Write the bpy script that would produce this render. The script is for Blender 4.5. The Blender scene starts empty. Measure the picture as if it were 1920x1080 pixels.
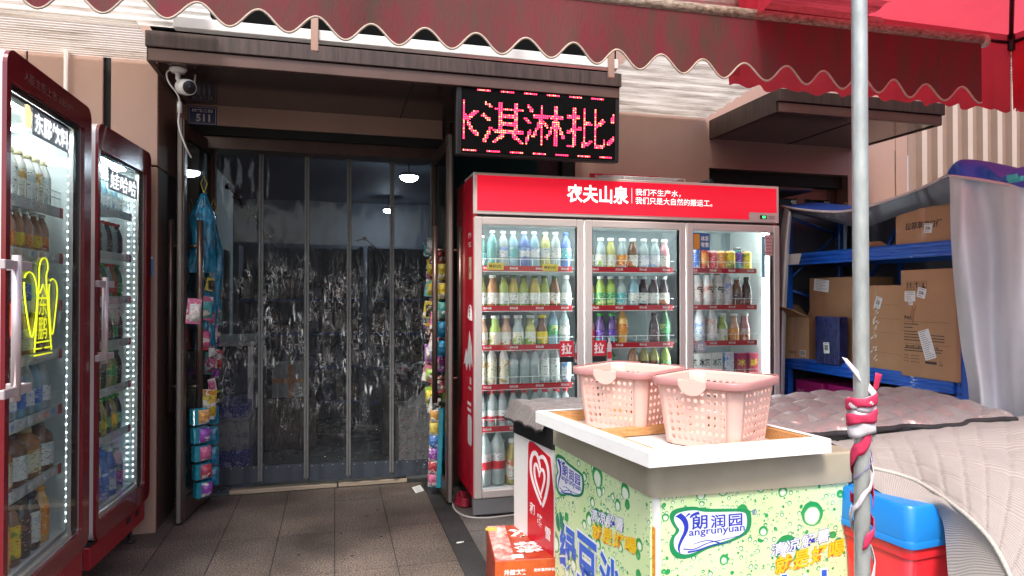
import bpy, math, random
from mathutils import Matrix, Vector
from mathutils.geometry import tessellate_polygon
random.seed(7)
R = math.radians
scn = bpy.context.scene
col = scn.collection

# ---------------- camera, light, exposure ----------------
CAMH = 1.38; YAW = R(14.9); PITCH = R(.6); FPX = 1250.0
cd = bpy.data.cameras.new('camera'); cam = bpy.data.objects.new('camera', cd); col.objects.link(cam)
cam.location = (0, 0, CAMH); cam.rotation_euler = (R(90.6), 0, -YAW)
cd.sensor_width = 36; cd.lens = FPX / 1920 * 36; cd.clip_start = .05; cd.clip_end = 2000
scn.camera = cam
SUN_EL, SUN_AZ = R(58), R(-158)      # sun behind the photographer, a little to the left
w = bpy.data.worlds.new('World'); scn.world = w; w.use_nodes = True
nt = w.node_tree
sky = nt.nodes.new('ShaderNodeTexSky'); sky.sky_type = 'NISHITA'; sky.sun_disc = False
sky.sun_elevation = SUN_EL; sky.sun_rotation = SUN_AZ; sky.air_density = 1.0; sky.dust_density = 4.0; sky.ozone_density = 1.0
nt.links.new(sky.outputs[0], nt.nodes['Background'].inputs[0]); nt.nodes['Background'].inputs[1].default_value = .15
sl = bpy.data.lights.new('sun', 'SUN'); sl.energy = 1.85; sl.angle = R(14); sl.color = (1, .96, .90)
so = bpy.data.objects.new('sun', sl); col.objects.link(so)
sd = Vector((math.sin(SUN_AZ) * math.cos(SUN_EL), math.cos(SUN_AZ) * math.cos(SUN_EL), math.sin(SUN_EL)))
so.rotation_euler = sd.to_track_quat('Z', 'Y').to_euler(); so.location = sd * 20
scn.view_settings.view_transform = 'Standard'; scn.view_settings.look = 'None'
scn.view_settings.exposure = 1.03; scn.view_settings.gamma = 1
scn.cycles.max_bounces = 8; scn.cycles.transparent_max_bounces = 16; scn.cycles.sample_clamp_indirect = 6
scn.cycles.caustics_reflective = False; scn.cycles.caustics_refractive = False

def W(u, v, X=None, Y=None, Z=None, D=None):
    """the place in the world seen at a point of the 1920x1080 photograph, on a given plane"""
    a = (u - 960) / FPX; b = (540 - v) / FPX
    A, P = YAW, PITCH
    x = math.sin(A) * math.cos(P) + a * math.cos(A) - b * math.sin(A) * math.sin(P)
    y = math.cos(A) * math.cos(P) - a * math.sin(A) - b * math.cos(A) * math.sin(P)
    z = math.sin(P) + b * math.cos(P)
    t = X / x if X is not None else Y / y if Y is not None else (Z - CAMH) / z if Z is not None else D
    return Vector((x * t, y * t, CAMH + z * t))

# ---------------- materials ----------------
MATS = {}
def mat(name, c, rough=.5, metal=0, var=0, vs=8, bump=0, bs=60, emit=0, ec=None, trans=0, alpha=1, coat=0, spec=.5, c2=None, stretch=None, transl=0):
    if name in MATS: return MATS[name]
    m = bpy.data.materials.new(name); m.use_nodes = True; MATS[name] = m
    n = m.node_tree.nodes; L = m.node_tree.links; b = n['Principled BSDF']
    b.inputs['Base Color'].default_value = (*c, 1); b.inputs['Roughness'].default_value = rough
    b.inputs['Metallic'].default_value = metal; b.inputs['Coat Weight'].default_value = coat
    b.inputs['Specular IOR Level'].default_value = spec
    b.inputs['Transmission Weight'].default_value = trans; b.inputs['Alpha'].default_value = alpha
    if emit: b.inputs['Emission Color'].default_value = (*(ec or c), 1); b.inputs['Emission Strength'].default_value = emit
    if var or bump or c2:
        tc = n.new('ShaderNodeTexCoord'); mp = n.new('ShaderNodeMapping'); L.new(tc.outputs['Object'], mp.inputs[0])
        if stretch: mp.inputs['Scale'].default_value = stretch
    if var or c2:
        t = n.new('ShaderNodeTexNoise'); t.inputs['Scale'].default_value = vs; t.inputs['Detail'].default_value = 6; t.inputs['Roughness'].default_value = .65
        L.new(mp.outputs[0], t.inputs[0])
        cr = n.new('ShaderNodeValToRGB'); L.new(t.outputs[0], cr.inputs[0])
        cr.color_ramp.elements[0].position = .35; cr.color_ramp.elements[1].position = .68
        k = c2 or tuple(q * (1 - var) for q in c)
        cr.color_ramp.elements[0].color = (*k, 1); cr.color_ramp.elements[1].color = (*c, 1)
        L.new(cr.outputs[0], b.inputs['Base Color'])
        r2 = n.new('ShaderNodeMapRange'); r2.inputs[3].default_value = max(.02, rough - .08); r2.inputs[4].default_value = min(1, rough + .1)
        L.new(t.outputs[0], r2.inputs[0]); L.new(r2.outputs[0], b.inputs['Roughness'])
    if bump:
        t = n.new('ShaderNodeTexNoise'); t.inputs['Scale'].default_value = bs; t.inputs['Detail'].default_value = 4; L.new(mp.outputs[0], t.inputs[0])
        bp = n.new('ShaderNodeBump'); bp.inputs['Strength'].default_value = bump; bp.inputs['Distance'].default_value = .01
        L.new(t.outputs[0], bp.inputs['Height']); L.new(bp.outputs[0], b.inputs['Normal'])
    if transl:
        tr = n.new('ShaderNodeBsdfTranslucent'); mx = n.new('ShaderNodeMixShader'); mx.inputs[0].default_value = transl
        src = b.inputs['Base Color'].links
        if src: L.new(src[0].from_socket, tr.inputs[0])
        else: tr.inputs[0].default_value = (*c, 1)
        L.new(b.outputs[0], mx.inputs[1]); L.new(tr.outputs[0], mx.inputs[2]); L.new(mx.outputs[0], n['Material Output'].inputs[0])
    return m

def glassy(name, tint, refl=.08, rough=.03, bump=0, bs=5, base=None, basef=0, stretch=None, det=2, dist=.6, bd=.02, crease_shine=False):
    """thin sheet: see-through with a reflecting surface"""
    if name in MATS: return MATS[name]
    m = bpy.data.materials.new(name); m.use_nodes = True; MATS[name] = m
    n = m.node_tree.nodes; L = m.node_tree.links; n.remove(n['Principled BSDF'])
    tr = n.new('ShaderNodeBsdfTransparent'); tr.inputs[0].default_value = (*tint, 1)
    gl = n.new('ShaderNodeBsdfGlossy'); gl.inputs['Roughness'].default_value = rough
    fr = n.new('ShaderNodeLayerWeight'); fr.inputs[0].default_value = .5      # facing, the same from both sides
    pw = n.new('ShaderNodeMath'); pw.operation = 'POWER'; pw.inputs[1].default_value = 4.0; L.new(fr.outputs['Facing'], pw.inputs[0])
    ma = n.new('ShaderNodeMath'); ma.operation = 'MULTIPLY_ADD'; ma.inputs[1].default_value = .6; ma.inputs[2].default_value = refl
    ma.use_clamp = True; L.new(pw.outputs[0], ma.inputs[0])
    mx = n.new('ShaderNodeMixShader'); L.new(ma.outputs[0], mx.inputs[0]); L.new(tr.outputs[0], mx.inputs[1]); L.new(gl.outputs[0], mx.inputs[2])
    out = mx
    if basef:
        df = n.new('ShaderNodeBsdfDiffuse'); df.inputs[0].default_value = (*base, 1)
        m2 = n.new('ShaderNodeMixShader'); m2.inputs[0].default_value = basef; L.new(mx.outputs[0], m2.inputs[1]); L.new(df.outputs[0], m2.inputs[2]); out = m2
    if bump:
        tc = n.new('ShaderNodeTexCoord'); mp = n.new('ShaderNodeMapping'); L.new(tc.outputs['Object'], mp.inputs[0])
        if stretch: mp.inputs['Scale'].default_value = stretch
        t = n.new('ShaderNodeTexNoise'); t.inputs['Scale'].default_value = bs; t.inputs['Detail'].default_value = det; t.inputs['Distortion'].default_value = dist; L.new(mp.outputs[0], t.inputs[0])
        bp = n.new('ShaderNodeBump'); bp.inputs['Strength'].default_value = bump; bp.inputs['Distance'].default_value = bd
        L.new(t.outputs[0], bp.inputs['Height']); L.new(bp.outputs[0], gl.inputs['Normal']); L.new(bp.outputs[0], fr.inputs['Normal'])
    if crease_shine:
        # highlights painted along creases of the soft sheet: thin crooked lines, in patches, in the crumpled middle band of each strip
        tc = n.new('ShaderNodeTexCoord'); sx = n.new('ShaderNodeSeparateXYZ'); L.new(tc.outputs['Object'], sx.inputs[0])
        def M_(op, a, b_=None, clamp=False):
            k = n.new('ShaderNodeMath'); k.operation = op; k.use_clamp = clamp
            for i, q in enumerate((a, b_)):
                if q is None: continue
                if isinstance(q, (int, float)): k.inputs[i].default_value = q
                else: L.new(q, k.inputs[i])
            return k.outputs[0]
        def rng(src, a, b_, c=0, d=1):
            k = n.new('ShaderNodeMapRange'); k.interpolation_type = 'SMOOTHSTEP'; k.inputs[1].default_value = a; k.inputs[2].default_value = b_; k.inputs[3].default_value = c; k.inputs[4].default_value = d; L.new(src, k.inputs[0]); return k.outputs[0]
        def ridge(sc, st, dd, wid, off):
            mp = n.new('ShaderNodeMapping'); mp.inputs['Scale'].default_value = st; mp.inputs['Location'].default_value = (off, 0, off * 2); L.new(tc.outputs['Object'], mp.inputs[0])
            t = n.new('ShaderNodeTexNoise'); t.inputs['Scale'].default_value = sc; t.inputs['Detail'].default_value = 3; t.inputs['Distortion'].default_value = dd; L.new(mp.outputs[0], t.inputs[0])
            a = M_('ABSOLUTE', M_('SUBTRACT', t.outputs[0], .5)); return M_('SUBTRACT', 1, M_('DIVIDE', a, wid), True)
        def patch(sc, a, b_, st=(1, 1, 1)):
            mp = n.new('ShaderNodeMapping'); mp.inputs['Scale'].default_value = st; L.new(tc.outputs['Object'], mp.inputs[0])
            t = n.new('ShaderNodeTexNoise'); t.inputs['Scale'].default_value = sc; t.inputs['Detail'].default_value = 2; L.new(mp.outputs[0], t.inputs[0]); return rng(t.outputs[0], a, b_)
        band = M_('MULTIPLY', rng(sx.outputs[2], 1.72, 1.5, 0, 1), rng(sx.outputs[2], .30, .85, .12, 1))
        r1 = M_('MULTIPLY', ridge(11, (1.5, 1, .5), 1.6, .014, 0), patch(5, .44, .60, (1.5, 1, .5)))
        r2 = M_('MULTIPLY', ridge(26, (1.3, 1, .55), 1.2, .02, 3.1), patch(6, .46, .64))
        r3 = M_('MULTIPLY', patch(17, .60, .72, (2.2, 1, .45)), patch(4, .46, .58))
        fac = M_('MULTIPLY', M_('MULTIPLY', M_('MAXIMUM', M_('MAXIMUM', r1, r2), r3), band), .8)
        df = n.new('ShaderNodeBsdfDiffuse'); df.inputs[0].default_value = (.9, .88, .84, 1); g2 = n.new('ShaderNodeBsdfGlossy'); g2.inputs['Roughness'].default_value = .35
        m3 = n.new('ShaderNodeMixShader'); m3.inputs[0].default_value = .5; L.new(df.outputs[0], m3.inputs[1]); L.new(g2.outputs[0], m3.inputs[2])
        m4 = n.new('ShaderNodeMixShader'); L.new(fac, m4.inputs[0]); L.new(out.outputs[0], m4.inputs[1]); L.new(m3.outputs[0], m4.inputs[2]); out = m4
    L.new(out.outputs[0], n['Material Output'].inputs[0])
    return m

# ---------------- mesh helpers ----------------
class MB:
    def __init__(s): s.v = []; s.f = []; s.m = []; s.sm = []; s.mats = []
    def mi(s, m):
        if m not in s.mats: s.mats.append(m)
        return s.mats.index(m)
    def add(s, vs, fs, m, smooth=False, M4=None):
        o = len(s.v); k = s.mi(m)
        for p in vs: s.v.append(tuple(M4 @ Vector(p)) if M4 else tuple(p))
        for f in fs: s.f.append([o + i for i in f]); s.m.append(k); s.sm.append(smooth)
        return s
    def box(s, x0, x1, y0, y1, z0, z1, m, M4=None):
        vs = [(x, y, z) for z in (z0, z1) for y in (y0, y1) for x in (x0, x1)]
        return s.add(vs, [(0, 2, 3, 1), (4, 5, 7, 6), (0, 1, 5, 4), (2, 6, 7, 3), (0, 4, 6, 2), (1, 3, 7, 5)], m, False, M4)
    def bbox(s, x0, x1, y0, y1, z0, z1, m, r=.004, M4=None):
        """box with chamfered edges"""
        vs = []; fs = []
        X = (x0, x1); Y = (y0, y1); Z = (z0, z1)
        idx = {}
        for i in (0, 1):
            for j in (0, 1):
                for k in (0, 1):
                    sx = 1 if i == 0 else -1; sy = 1 if j == 0 else -1; sz = 1 if k == 0 else -1
                    idx[i, j, k, 0] = len(vs); vs.append((X[i], Y[j] + sy * r, Z[k] + sz * r))
                    idx[i, j, k, 1] = len(vs); vs.append((X[i] + sx * r, Y[j], Z[k] + sz * r))
                    idx[i, j, k, 2] = len(vs); vs.append((X[i] + sx * r, Y[j] + sy * r, Z[k]))
        for i in (0, 1):
            q = [idx[i, 0, 0, 0], idx[i, 1, 0, 0], idx[i, 1, 1, 0], idx[i, 0, 1, 0]]; fs.append(q if i else q[::-1])
            q = [idx[0, i, 0, 1], idx[1, i, 0, 1], idx[1, i, 1, 1], idx[0, i, 1, 1]]; fs.append(q[::-1] if i else q)
            q = [idx[0, 0, i, 2], idx[1, 0, i, 2], idx[1, 1, i, 2], idx[0, 1, i, 2]]; fs.append(q if i else q[::-1])
        for j in (0, 1):
            for k in (0, 1):
                fs.append([idx[0, j, k, 1], idx[1, j, k, 1], idx[1, j, k, 2], idx[0, j, k, 2]])
                fs.append([idx[j, 0, k, 0], idx[j, 1, k, 0], idx[j, 1, k, 2], idx[j, 0, k, 2]])
                fs.append([idx[j, k, 0, 0], idx[j, k, 1, 0], idx[j, k, 1, 1], idx[j, k, 0, 1]])
                for i in (0, 1): pass
        for i in (0, 1):
            for j in (0, 1):
                for k in (0, 1): fs.append([idx[i, j, k, 0], idx[i, j, k, 1], idx[i, j, k, 2]])
        return s.add(vs, fs, m, False, M4)
    def lathe(s, prof, m, seg=14, c=(0, 0, 0), cap=True, M4=None, smooth=True):
        vs = []; fs = []
        for r, z in prof:
            for i in range(seg):
                a = 2 * math.pi * i / seg; vs.append((c[0] + r * math.cos(a), c[1] + r * math.sin(a), c[2] + z))
        for k in range(len(prof) - 1):
            for i in range(seg):
                j = (i + 1) % seg; fs.append((k * seg + i, k * seg + j, (k + 1) * seg + j, (k + 1) * seg + i))
        if cap: fs.append(tuple(range(seg))[::-1]); fs.append(tuple((len(prof) - 1) * seg + i for i in range(seg)))
        return s.add(vs, fs, m, smooth, M4)
    def tube(s, pts, r, m, seg=8, cap=True, M4=None, flat=1.0):
        pts = [Vector(p) for p in pts]; vs = []; fs = []; up0 = None
        for k, p in enumerate(pts):
            t = (pts[min(k + 1, len(pts) - 1)] - pts[max(k - 1, 0)])
            t = t.normalized() if t.length > 1e-9 else Vector((0, 0, 1))
            if up0 is None: up0 = Vector((0, 0, 1)) if abs(t.z) < .9 else Vector((1, 0, 0))
            n1 = (up0 - t * up0.dot(t)).normalized(); up0 = n1; n2 = t.cross(n1)
            rr = r[k] if isinstance(r, (list, tuple)) else r
            for i in range(seg):
                a = 2 * math.pi * i / seg; vs.append(p + n1 * rr * math.cos(a) * flat + n2 * rr * math.sin(a))
        for k in range(len(pts) - 1):
            for i in range(seg):
                j = (i + 1) % seg; fs.append((k * seg + i, k * seg + j, (k + 1) * seg + j, (k + 1) * seg + i))
        if cap: fs.append(tuple(range(seg))[::-1]); fs.append(tuple((len(pts) - 1) * seg + i for i in range(seg)))
        return s.add(vs, fs, m, seg > 4, M4)
    def grid(s, rows, m, smooth=True, M4=None):
        h = len(rows); wd = len(rows[0]); vs = [p for r_ in rows for p in r_]
        fs = [(a * wd + b, a * wd + b + 1, (a + 1) * wd + b + 1, (a + 1) * wd + b) for a in range(h - 1) for b in range(wd - 1)]
        return s.add(vs, fs, m, smooth, M4)
    def prism(s, poly, d0, d1, m, M4=None, holes=()):
        """outline in local x,z extruded along y from d0 to d1"""
        loops = [list(poly)] + [list(h) for h in holes]
        flat = [p for l in loops for p in l]
        tris = tessellate_polygon([[Vector((p[0], p[1], 0)) for p in l] for l in loops])
        n = len(flat); vs = [(p[0], d0, p[1]) for p in flat] + [(p[0], d1, p[1]) for p in flat]
        fs = [tuple(t) for t in tris] + [tuple(i + n for i in t[::-1]) for t in tris]
        o = 0
        for l in loops:
            k = len(l)
            for i in range(k): j = (i + 1) % k; fs.append((o + i, o + j, n + o + j, n + o + i))
            o += k
        return s.add(vs, fs, m, False, M4)
    def mesh(s, name):
        me = bpy.data.meshes.new(name); me.from_pydata(s.v, [], s.f)
        for m in s.mats: me.materials.append(m)
        me.polygons.foreach_set('material_index', s.m); me.polygons.foreach_set('use_smooth', s.sm)
        me.update(); return me
    def build(s, name, parent=None, fix=True):
        me = s.mesh(name)
        if fix:
            import bmesh
            b = bmesh.new(); b.from_mesh(me); bmesh.ops.recalc_face_normals(b, faces=b.faces); b.to_mesh(me); b.free()
        return link(name, me, parent)

def link(name, me, parent=None):
    o = bpy.data.objects.new(name, me); col.objects.link(o)
    if parent: o.parent = parent
    return o
def tag(o, label, cat, group=None, kind=None):
    if label: o['label'] = label
    if cat: o['category'] = cat
    if group: o['group'] = group
    if kind: o['kind'] = kind
    return o
def thing(name, label, cat, loc=(0, 0, 0), rz=0, group=None):
    o = bpy.data.objects.new(name, None); col.objects.link(o); o.empty_display_size = .1
    o.location = loc; o.rotation_euler = (0, 0, rz); return tag(o, label, cat, group)
def structure(o): o['kind'] = 'structure'; return o
def Mt(x, y, z, rz=0, rx=0, ry=0, s=1):
    return Matrix.Translation((x, y, z)) @ Matrix.Rotation(rz, 4, 'Z') @ Matrix.Rotation(ry, 4, 'Y') @ Matrix.Rotation(rx, 4, 'X') @ Matrix.Scale(s, 4)

TXT = {}
def txtmesh(s, bold, m, res=2):
    k = (s, bold, m.name if m else '')
    if k in TXT: return TXT[k]
    c = bpy.data.curves.new('t', 'FONT'); c.body = s; c.offset = bold; c.resolution_u = res; c.align_x = 'CENTER'; c.align_y = 'CENTER'
    o = bpy.data.objects.new('t', c); col.objects.link(o)
    me = bpy.data.meshes.new_from_object(o.evaluated_get(bpy.context.evaluated_depsgraph_get()))
    bpy.data.objects.remove(o); bpy.data.curves.remove(c)
    xs = [v.co.x for v in me.vertices]; ys = [v.co.y for v in me.vertices]
    cx = (min(xs) + max(xs)) / 2; cy = (min(ys) + max(ys)) / 2; wd = max(xs) - min(xs); h = max(ys) - min(ys)
    V = [((v.co.x - cx) / wd, (v.co.y - cy) / h) for v in me.vertices]; Fc = [tuple(p.vertices) for p in me.polygons]
    bpy.data.meshes.remove(me)
    TXT[k] = (V, Fc, wd, h); return TXT[k]
def addtxt(mb, s, wid, hei, m, M4, bold=.01, shear=0, d=0):
    """writing in the local x,z plane, facing local -y; M4 places its centre"""
    V, Fc, a, b = txtmesh(s, bold, m)
    if hei is None: hei = wid * b / a
    mb.add([(x * wid + shear * y * hei, -d, y * hei) for x, y in V], Fc, m, False, M4)
    return mb

ORD = ['first', 'second', 'third', 'fourth', 'fifth', 'sixth', 'seventh', 'eighth', 'ninth', 'tenth', 'eleventh', 'twelfth', 'thirteenth', 'fourteenth', 'fifteenth']
def chaikin(p, n=2, closed=True):
    for _ in range(n):
        q = []
        rng = range(len(p)) if closed else range(len(p) - 1)
        if not closed: q.append(p[0])
        for i in rng:
            a = p[i]; b = p[(i + 1) % len(p)]
            q.append(tuple(a[k] * .75 + b[k] * .25 for k in range(len(a)))); q.append(tuple(a[k] * .25 + b[k] * .75 for k in range(len(a))))
        if not closed: q.append(p[-1])
        p = q
    return p
def rrect(x0, x1, z0, z1, r, n=4):
    out = []
    for cx, cz, a0 in ((x1 - r, z1 - r, 0), (x0 + r, z1 - r, 90), (x0 + r, z0 + r, 180), (x1 - r, z0 + r, 270)):
        for i in range(n + 1): a = R(a0 + 90 * i / n); out.append((cx + r * math.cos(a), cz + r * math.sin(a)))
    return out

white = mat('white_print', (.8, .8, .8), .5)
black = mat('black_plastic', (.015, .015, .016), .4)
# ---------------- the setting ----------------
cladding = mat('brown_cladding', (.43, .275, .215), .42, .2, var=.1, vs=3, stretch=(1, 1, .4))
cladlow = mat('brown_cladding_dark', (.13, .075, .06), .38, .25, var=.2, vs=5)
gap = mat('joint_black', (.006, .006, .006), .8)
soffitm = mat('glossy_brown_soffit', (.075, .05, .045), .14, .3, var=.15, vs=3)
grime = mat('grimy_brown_metal', (.075, .045, .037), .5, .2, var=.6, vs=30, stretch=(1.6, 1.6, .12))
framem = mat('brown_door_metal', (.12, .08, .065), .3, .55, var=.2, vs=10)

def granite(name, c, sp):
    m = bpy.data.materials.new(name); m.use_nodes = True; n = m.node_tree.nodes; L = m.node_tree.links; b = n['Principled BSDF']
    tc = n.new('ShaderNodeTexCoord')
    a = n.new('ShaderNodeTexNoise'); a.inputs['Scale'].default_value = 120; a.inputs['Detail'].default_value = 3; L.new(tc.outputs['Object'], a.inputs[0])
    d = n.new('ShaderNodeTexNoise'); d.inputs['Scale'].default_value = 2.2; d.inputs['Detail'].default_value = 7; L.new(tc.outputs['Object'], d.inputs[0])
    cr = n.new('ShaderNodeValToRGB'); L.new(a.outputs[0], cr.inputs[0])
    cr.color_ramp.elements[0].position = .38; cr.color_ramp.elements[1].position = .64
    cr.color_ramp.elements[0].color = (*[q * (1 - sp) for q in c], 1); cr.color_ramp.elements[1].color = (*[q * (1 + sp) for q in c], 1)
    mr = n.new('ShaderNodeMapRange'); mr.inputs[1].default_value = .3; mr.inputs[2].default_value = .7; mr.inputs[3].default_value = .42; mr.inputs[4].default_value = 1.2; L.new(d.outputs[0], mr.inputs[0])
    mx = n.new('ShaderNodeVectorMath'); mx.operation = 'SCALE'; L.new(cr.outputs[0], mx.inputs[0]); L.new(mr.outputs[0], mx.inputs[3])
    L.new(mx.outputs[0], b.inputs['Base Color']); b.inputs['Roughness'].default_value = .72
    bp = n.new('ShaderNodeBump'); bp.inputs['Strength'].default_value = .5; bp.inputs['Distance'].default_value = .003; L.new(a.outputs[0], bp.inputs['Height']); L.new(bp.outputs[0], b.inputs['Normal'])
    return m
tiles = [granite('granite_tile', (.135, .103, .085), .75), granite('granite_tile_b', (.12, .092, .077), .75), granite('granite_tile_c', (.15, .114, .092), .75)]
darkgr = granite('dark_granite', (.045, .043, .042), .6)
greygr = granite('grey_granite', (.17, .15, .138), .5)
asphalt = granite('asphalt', (.06, .06, .06), .3)

g = MB(); g.box(-60, 60, -60, 60, -.30, -.13, asphalt); structure(g.build('ground'))
# the building's floor slab under the pavement tiles
g = MB(); g.box(-8, 9, -3, 4.95, -.12, -.004, mat('mortar', (.03, .027, .025), .9))
structure(g.build('pavement_base'))
g = MB(); J = .0028
ys = [4.95, 4.64, 4.04, 3.44, 2.84, 2.24, 1.64, 1.04, .44, -.16, -.76, -1.36, -1.96, -2.56]
xs = [.625 - .3105 * k for k in range(24)]
for k in range(len(xs) - 1):
    off = 0 if k % 4 else .0
    for a, b_ in zip(ys[1:], ys[:-1]):
        g.box(xs[k + 1] + J, xs[k] - J, a + J + off, b_ - J + off, -.02, random.uniform(-.0006, .0006), random.choice(tiles))
xr = .757
while xr < 8:
    for a, b_ in zip(ys[1:], ys[:-1]): g.box(xr + J, xr + .6 - J, a + J - .2, b_ - J - .2, -.02, random.uniform(-.0006, .0006), greygr)
    xr += .6
structure(g.build('pavement', fix=False))
g = MB()
for a, b_ in zip(ys[1:], ys[:-1]): g.box(.625 + J, .757 - J, a + J + .25, min(b_ - J + .25, 4.94), -.02, 0.0008, darkgr)
structure(g.build('paving_strip', fix=False))

# facade of the shop (one building)
bld = thing('shop_building', 'brown metal clad shop front with an open glass doorway and dark side window', 'building', (0, 4.75, 0))
def P_(name, mb, parent=bld):
    o = mb.build(name); o.parent = parent; o.matrix_parent_inverse = Matrix.Translation(-Vector(parent.location)) if parent.rotation_euler.z == 0 else parent.matrix_basis.inverted(); return o
g = MB()
# left pier of cladding panels, its joints as real gaps
g.box(-8, -1.03, 4.31, 4.75, 0, 4.4, gap)
for x0, x1 in ((-1.245, -1.0), (-1.66, -1.285), (-2.35, -1.668), (-3.1, -2.358), (-3.9, -3.11), (-5, -3.91)):
    for z0, z1 in ((0, 2.125), (2.135, 4.4)):
        g.bbox(x0, x1, 4.28, 4.30, z0, z1, cladding, .003)
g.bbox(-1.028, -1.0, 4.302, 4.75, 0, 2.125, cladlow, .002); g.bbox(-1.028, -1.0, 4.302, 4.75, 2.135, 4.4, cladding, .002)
P_('pier', g)
g = MB()
g.box(-1.0, .76, 4.75, 5.0, 2.50, 2.64, cladding); g.box(-.98, .78, 4.752, 4.99, 2.44, 2.497, gap)
g.box(-.95, .76, 4.79, 5.0, 2.36, 2.437, framem)
g.box(-1.0, 5.0, 4.76, 5.0, 2.64, 4.4, cladding)
P_('lintel', g)
g = MB()
g.bbox(-.95, -.865, 4.78, 5.02, 0, 2.36, framem, .003); P_('door_jamb', g); g = MB(); g.bbox(.745, .80, 4.75, 5.02, 0, 2.64, framem, .003); P_('door_jamb', g); g = MB()
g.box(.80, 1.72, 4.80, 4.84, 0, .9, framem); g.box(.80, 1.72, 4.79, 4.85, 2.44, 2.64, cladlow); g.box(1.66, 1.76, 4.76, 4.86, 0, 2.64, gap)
P_('side_window_frame', g)
g = MB(); g.box(.80, 1.66, 4.815, 4.825, .9, 2.44, mat('teal_pane', (.02, .06, .065), .08, 0)); P_('side_pane', g)
g = MB()
g.box(1.76, 2.9, 4.75, 5.0, 0, 4.4, cladding)
g.box(2.9, 4.23, 4.75, 5.0, 2.40, 2.64, cladding); g.box(2.9, 4.23, 4.82, 5.0, 2.3, 2.397, gap); g.box(2.9, 4.23, 4.75, 5.0, 0, .5, cladding)
for x0, x1 in ((4.23, 4.72), (4.735, 4.86)): g.bbox(x0, x1, 4.75, 5.0, 0, 2.11, cladding, .003); g.bbox(x0, x1, 4.75, 5.0, 2.12, 4.4, cladding, .003)
P_('wall_panel', g)
g = MB()   # window frame in the niche
for a, b_ in ((2.9, 2.98), (3.82, 3.9), (4.15, 4.23)): g.bbox(a, b_, 4.88, 4.95, .5, 2.3, framem, .004)
g.bbox(2.98, 4.15, 4.885, 4.945, 2.2, 2.3, framem, .004); g.bbox(2.98, 3.82, 4.87, 4.94, 2.02, 2.07, framem, .004)
wf = P_('window', g)
g = MB(); g.box(2.98, 4.15, 4.91, 4.915, .5, 2.2, mat('dark_window_glass', (.012, .018, .016), .04, 0, spec=.8)); q = g.build('pane'); q.parent = wf; q.matrix_parent_inverse = Matrix.Translation((0, -4.75, 0))
# fluted panel wall on the right
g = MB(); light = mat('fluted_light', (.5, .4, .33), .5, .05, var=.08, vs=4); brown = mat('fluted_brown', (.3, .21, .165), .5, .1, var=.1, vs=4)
x = 4.862
while x < 9.5:
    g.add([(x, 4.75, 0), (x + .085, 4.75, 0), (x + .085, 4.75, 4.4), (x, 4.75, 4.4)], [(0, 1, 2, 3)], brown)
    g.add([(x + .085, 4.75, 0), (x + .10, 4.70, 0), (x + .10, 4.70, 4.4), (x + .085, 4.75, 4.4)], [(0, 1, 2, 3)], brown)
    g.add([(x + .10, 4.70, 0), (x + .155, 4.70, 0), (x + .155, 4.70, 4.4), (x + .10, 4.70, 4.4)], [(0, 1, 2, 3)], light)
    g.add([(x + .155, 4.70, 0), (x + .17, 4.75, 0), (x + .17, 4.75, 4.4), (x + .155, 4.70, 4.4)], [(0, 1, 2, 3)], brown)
    x += .17
P_('fluted_wall', g)

def canopy(name, label, x0, x1):
    r = thing(name, label, 'canopy', (x0, 4.75, 2.62), 0, 'brown metal canopies over the shop openings')
    L_ = x1 - x0
    g = MB(); g.bbox(0, L_, -.87, -.84, .075, .16, grime, .003); g.bbox(.012, L_ - .012, -.855, -.825, .005, .072, cladlow, .003)
    g.bbox(0, .03, -.838, 0, .005, .16, grime, .003); g.bbox(L_ - .03, L_, -.838, 0, .005, .16, grime, .003); g.build('fascia', r)
    g = MB(); g.box(.032, L_ - .032, -.824, -.002, .012, .022, soffitm)
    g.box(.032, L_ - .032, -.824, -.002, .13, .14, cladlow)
    for q in (L_ * .52,): g.box(q - .002, q + .002, -.824, -.002, .008, .013, gap)
    g.build('soffit', r); return r
canopy('door_canopy', 'grimy brown metal canopy above the doorway', -.97, 1.75)
canopy('window_canopy', 'brown metal canopy above the window right of the red drinks fridge', 2.9, 4.31)

# room behind the doorway
inw = mat('inside_wall', (.14, .155, .19), .7, var=.2, vs=2); inf = mat('inside_floor', (.16, .17, .16), .25, var=.2, vs=3)
g = MB(); g.box(-2.5, 4.7, 5.0, 12, -.12, 0, inf); structure(g.build('shop_floor'))
g = MB(); g.box(-2.6, -2.5, 5.0, 12, 0, 3, inw); g.box(4.7, 4.8, 5.0, 12, 0, 3, inw); g.box(-2.6, 4.8, 12, 12.1, 0, 3, inw); g.box(-2.6, 4.8, 5.0, 12.1, 3, 3.1, inw)
g.box(-2.6, -1.0, 4.99, 5.06, 0, 3, inw); g.box(.8, 4.8, 4.99, 5.05, 0, .5, inw); g.box(-1.0, 1.7, 5.0, 5.05, 2.64, 3.0, inw); g.box(4.1,4.8,5.0,5.05,.5,3,inw);g.box(1.66,2.95,5.0,5.05,.5,3,inw)
structure(g.build('shop_room'))
g = MB(); palew = mat('pale_inside_wall', (.45, .47, .46), .6, var=.1); g.box(-1.15, -1.1, 5.08, 8.0, 0, 2.6, palew)
g.box(-2.4, -1.15, 5.1, 5.2, 0, 2.6, palew); structure(g.build('partition'))
wood = mat('pale_wood', (.42, .33, .24), .6, var=.25, vs=20, stretch=(.2, 3, 3))
g = MB(); g.bbox(-.70, .02, 4.955, 5.03, 0, .028, wood, .003); g.bbox(.03, .52, 4.96, 5.03, 0, .03, wood, .003)
tag(g.build('threshold_strip'), 'pale worn wooden strip on the ground under the plastic curtain', 'threshold')
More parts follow.
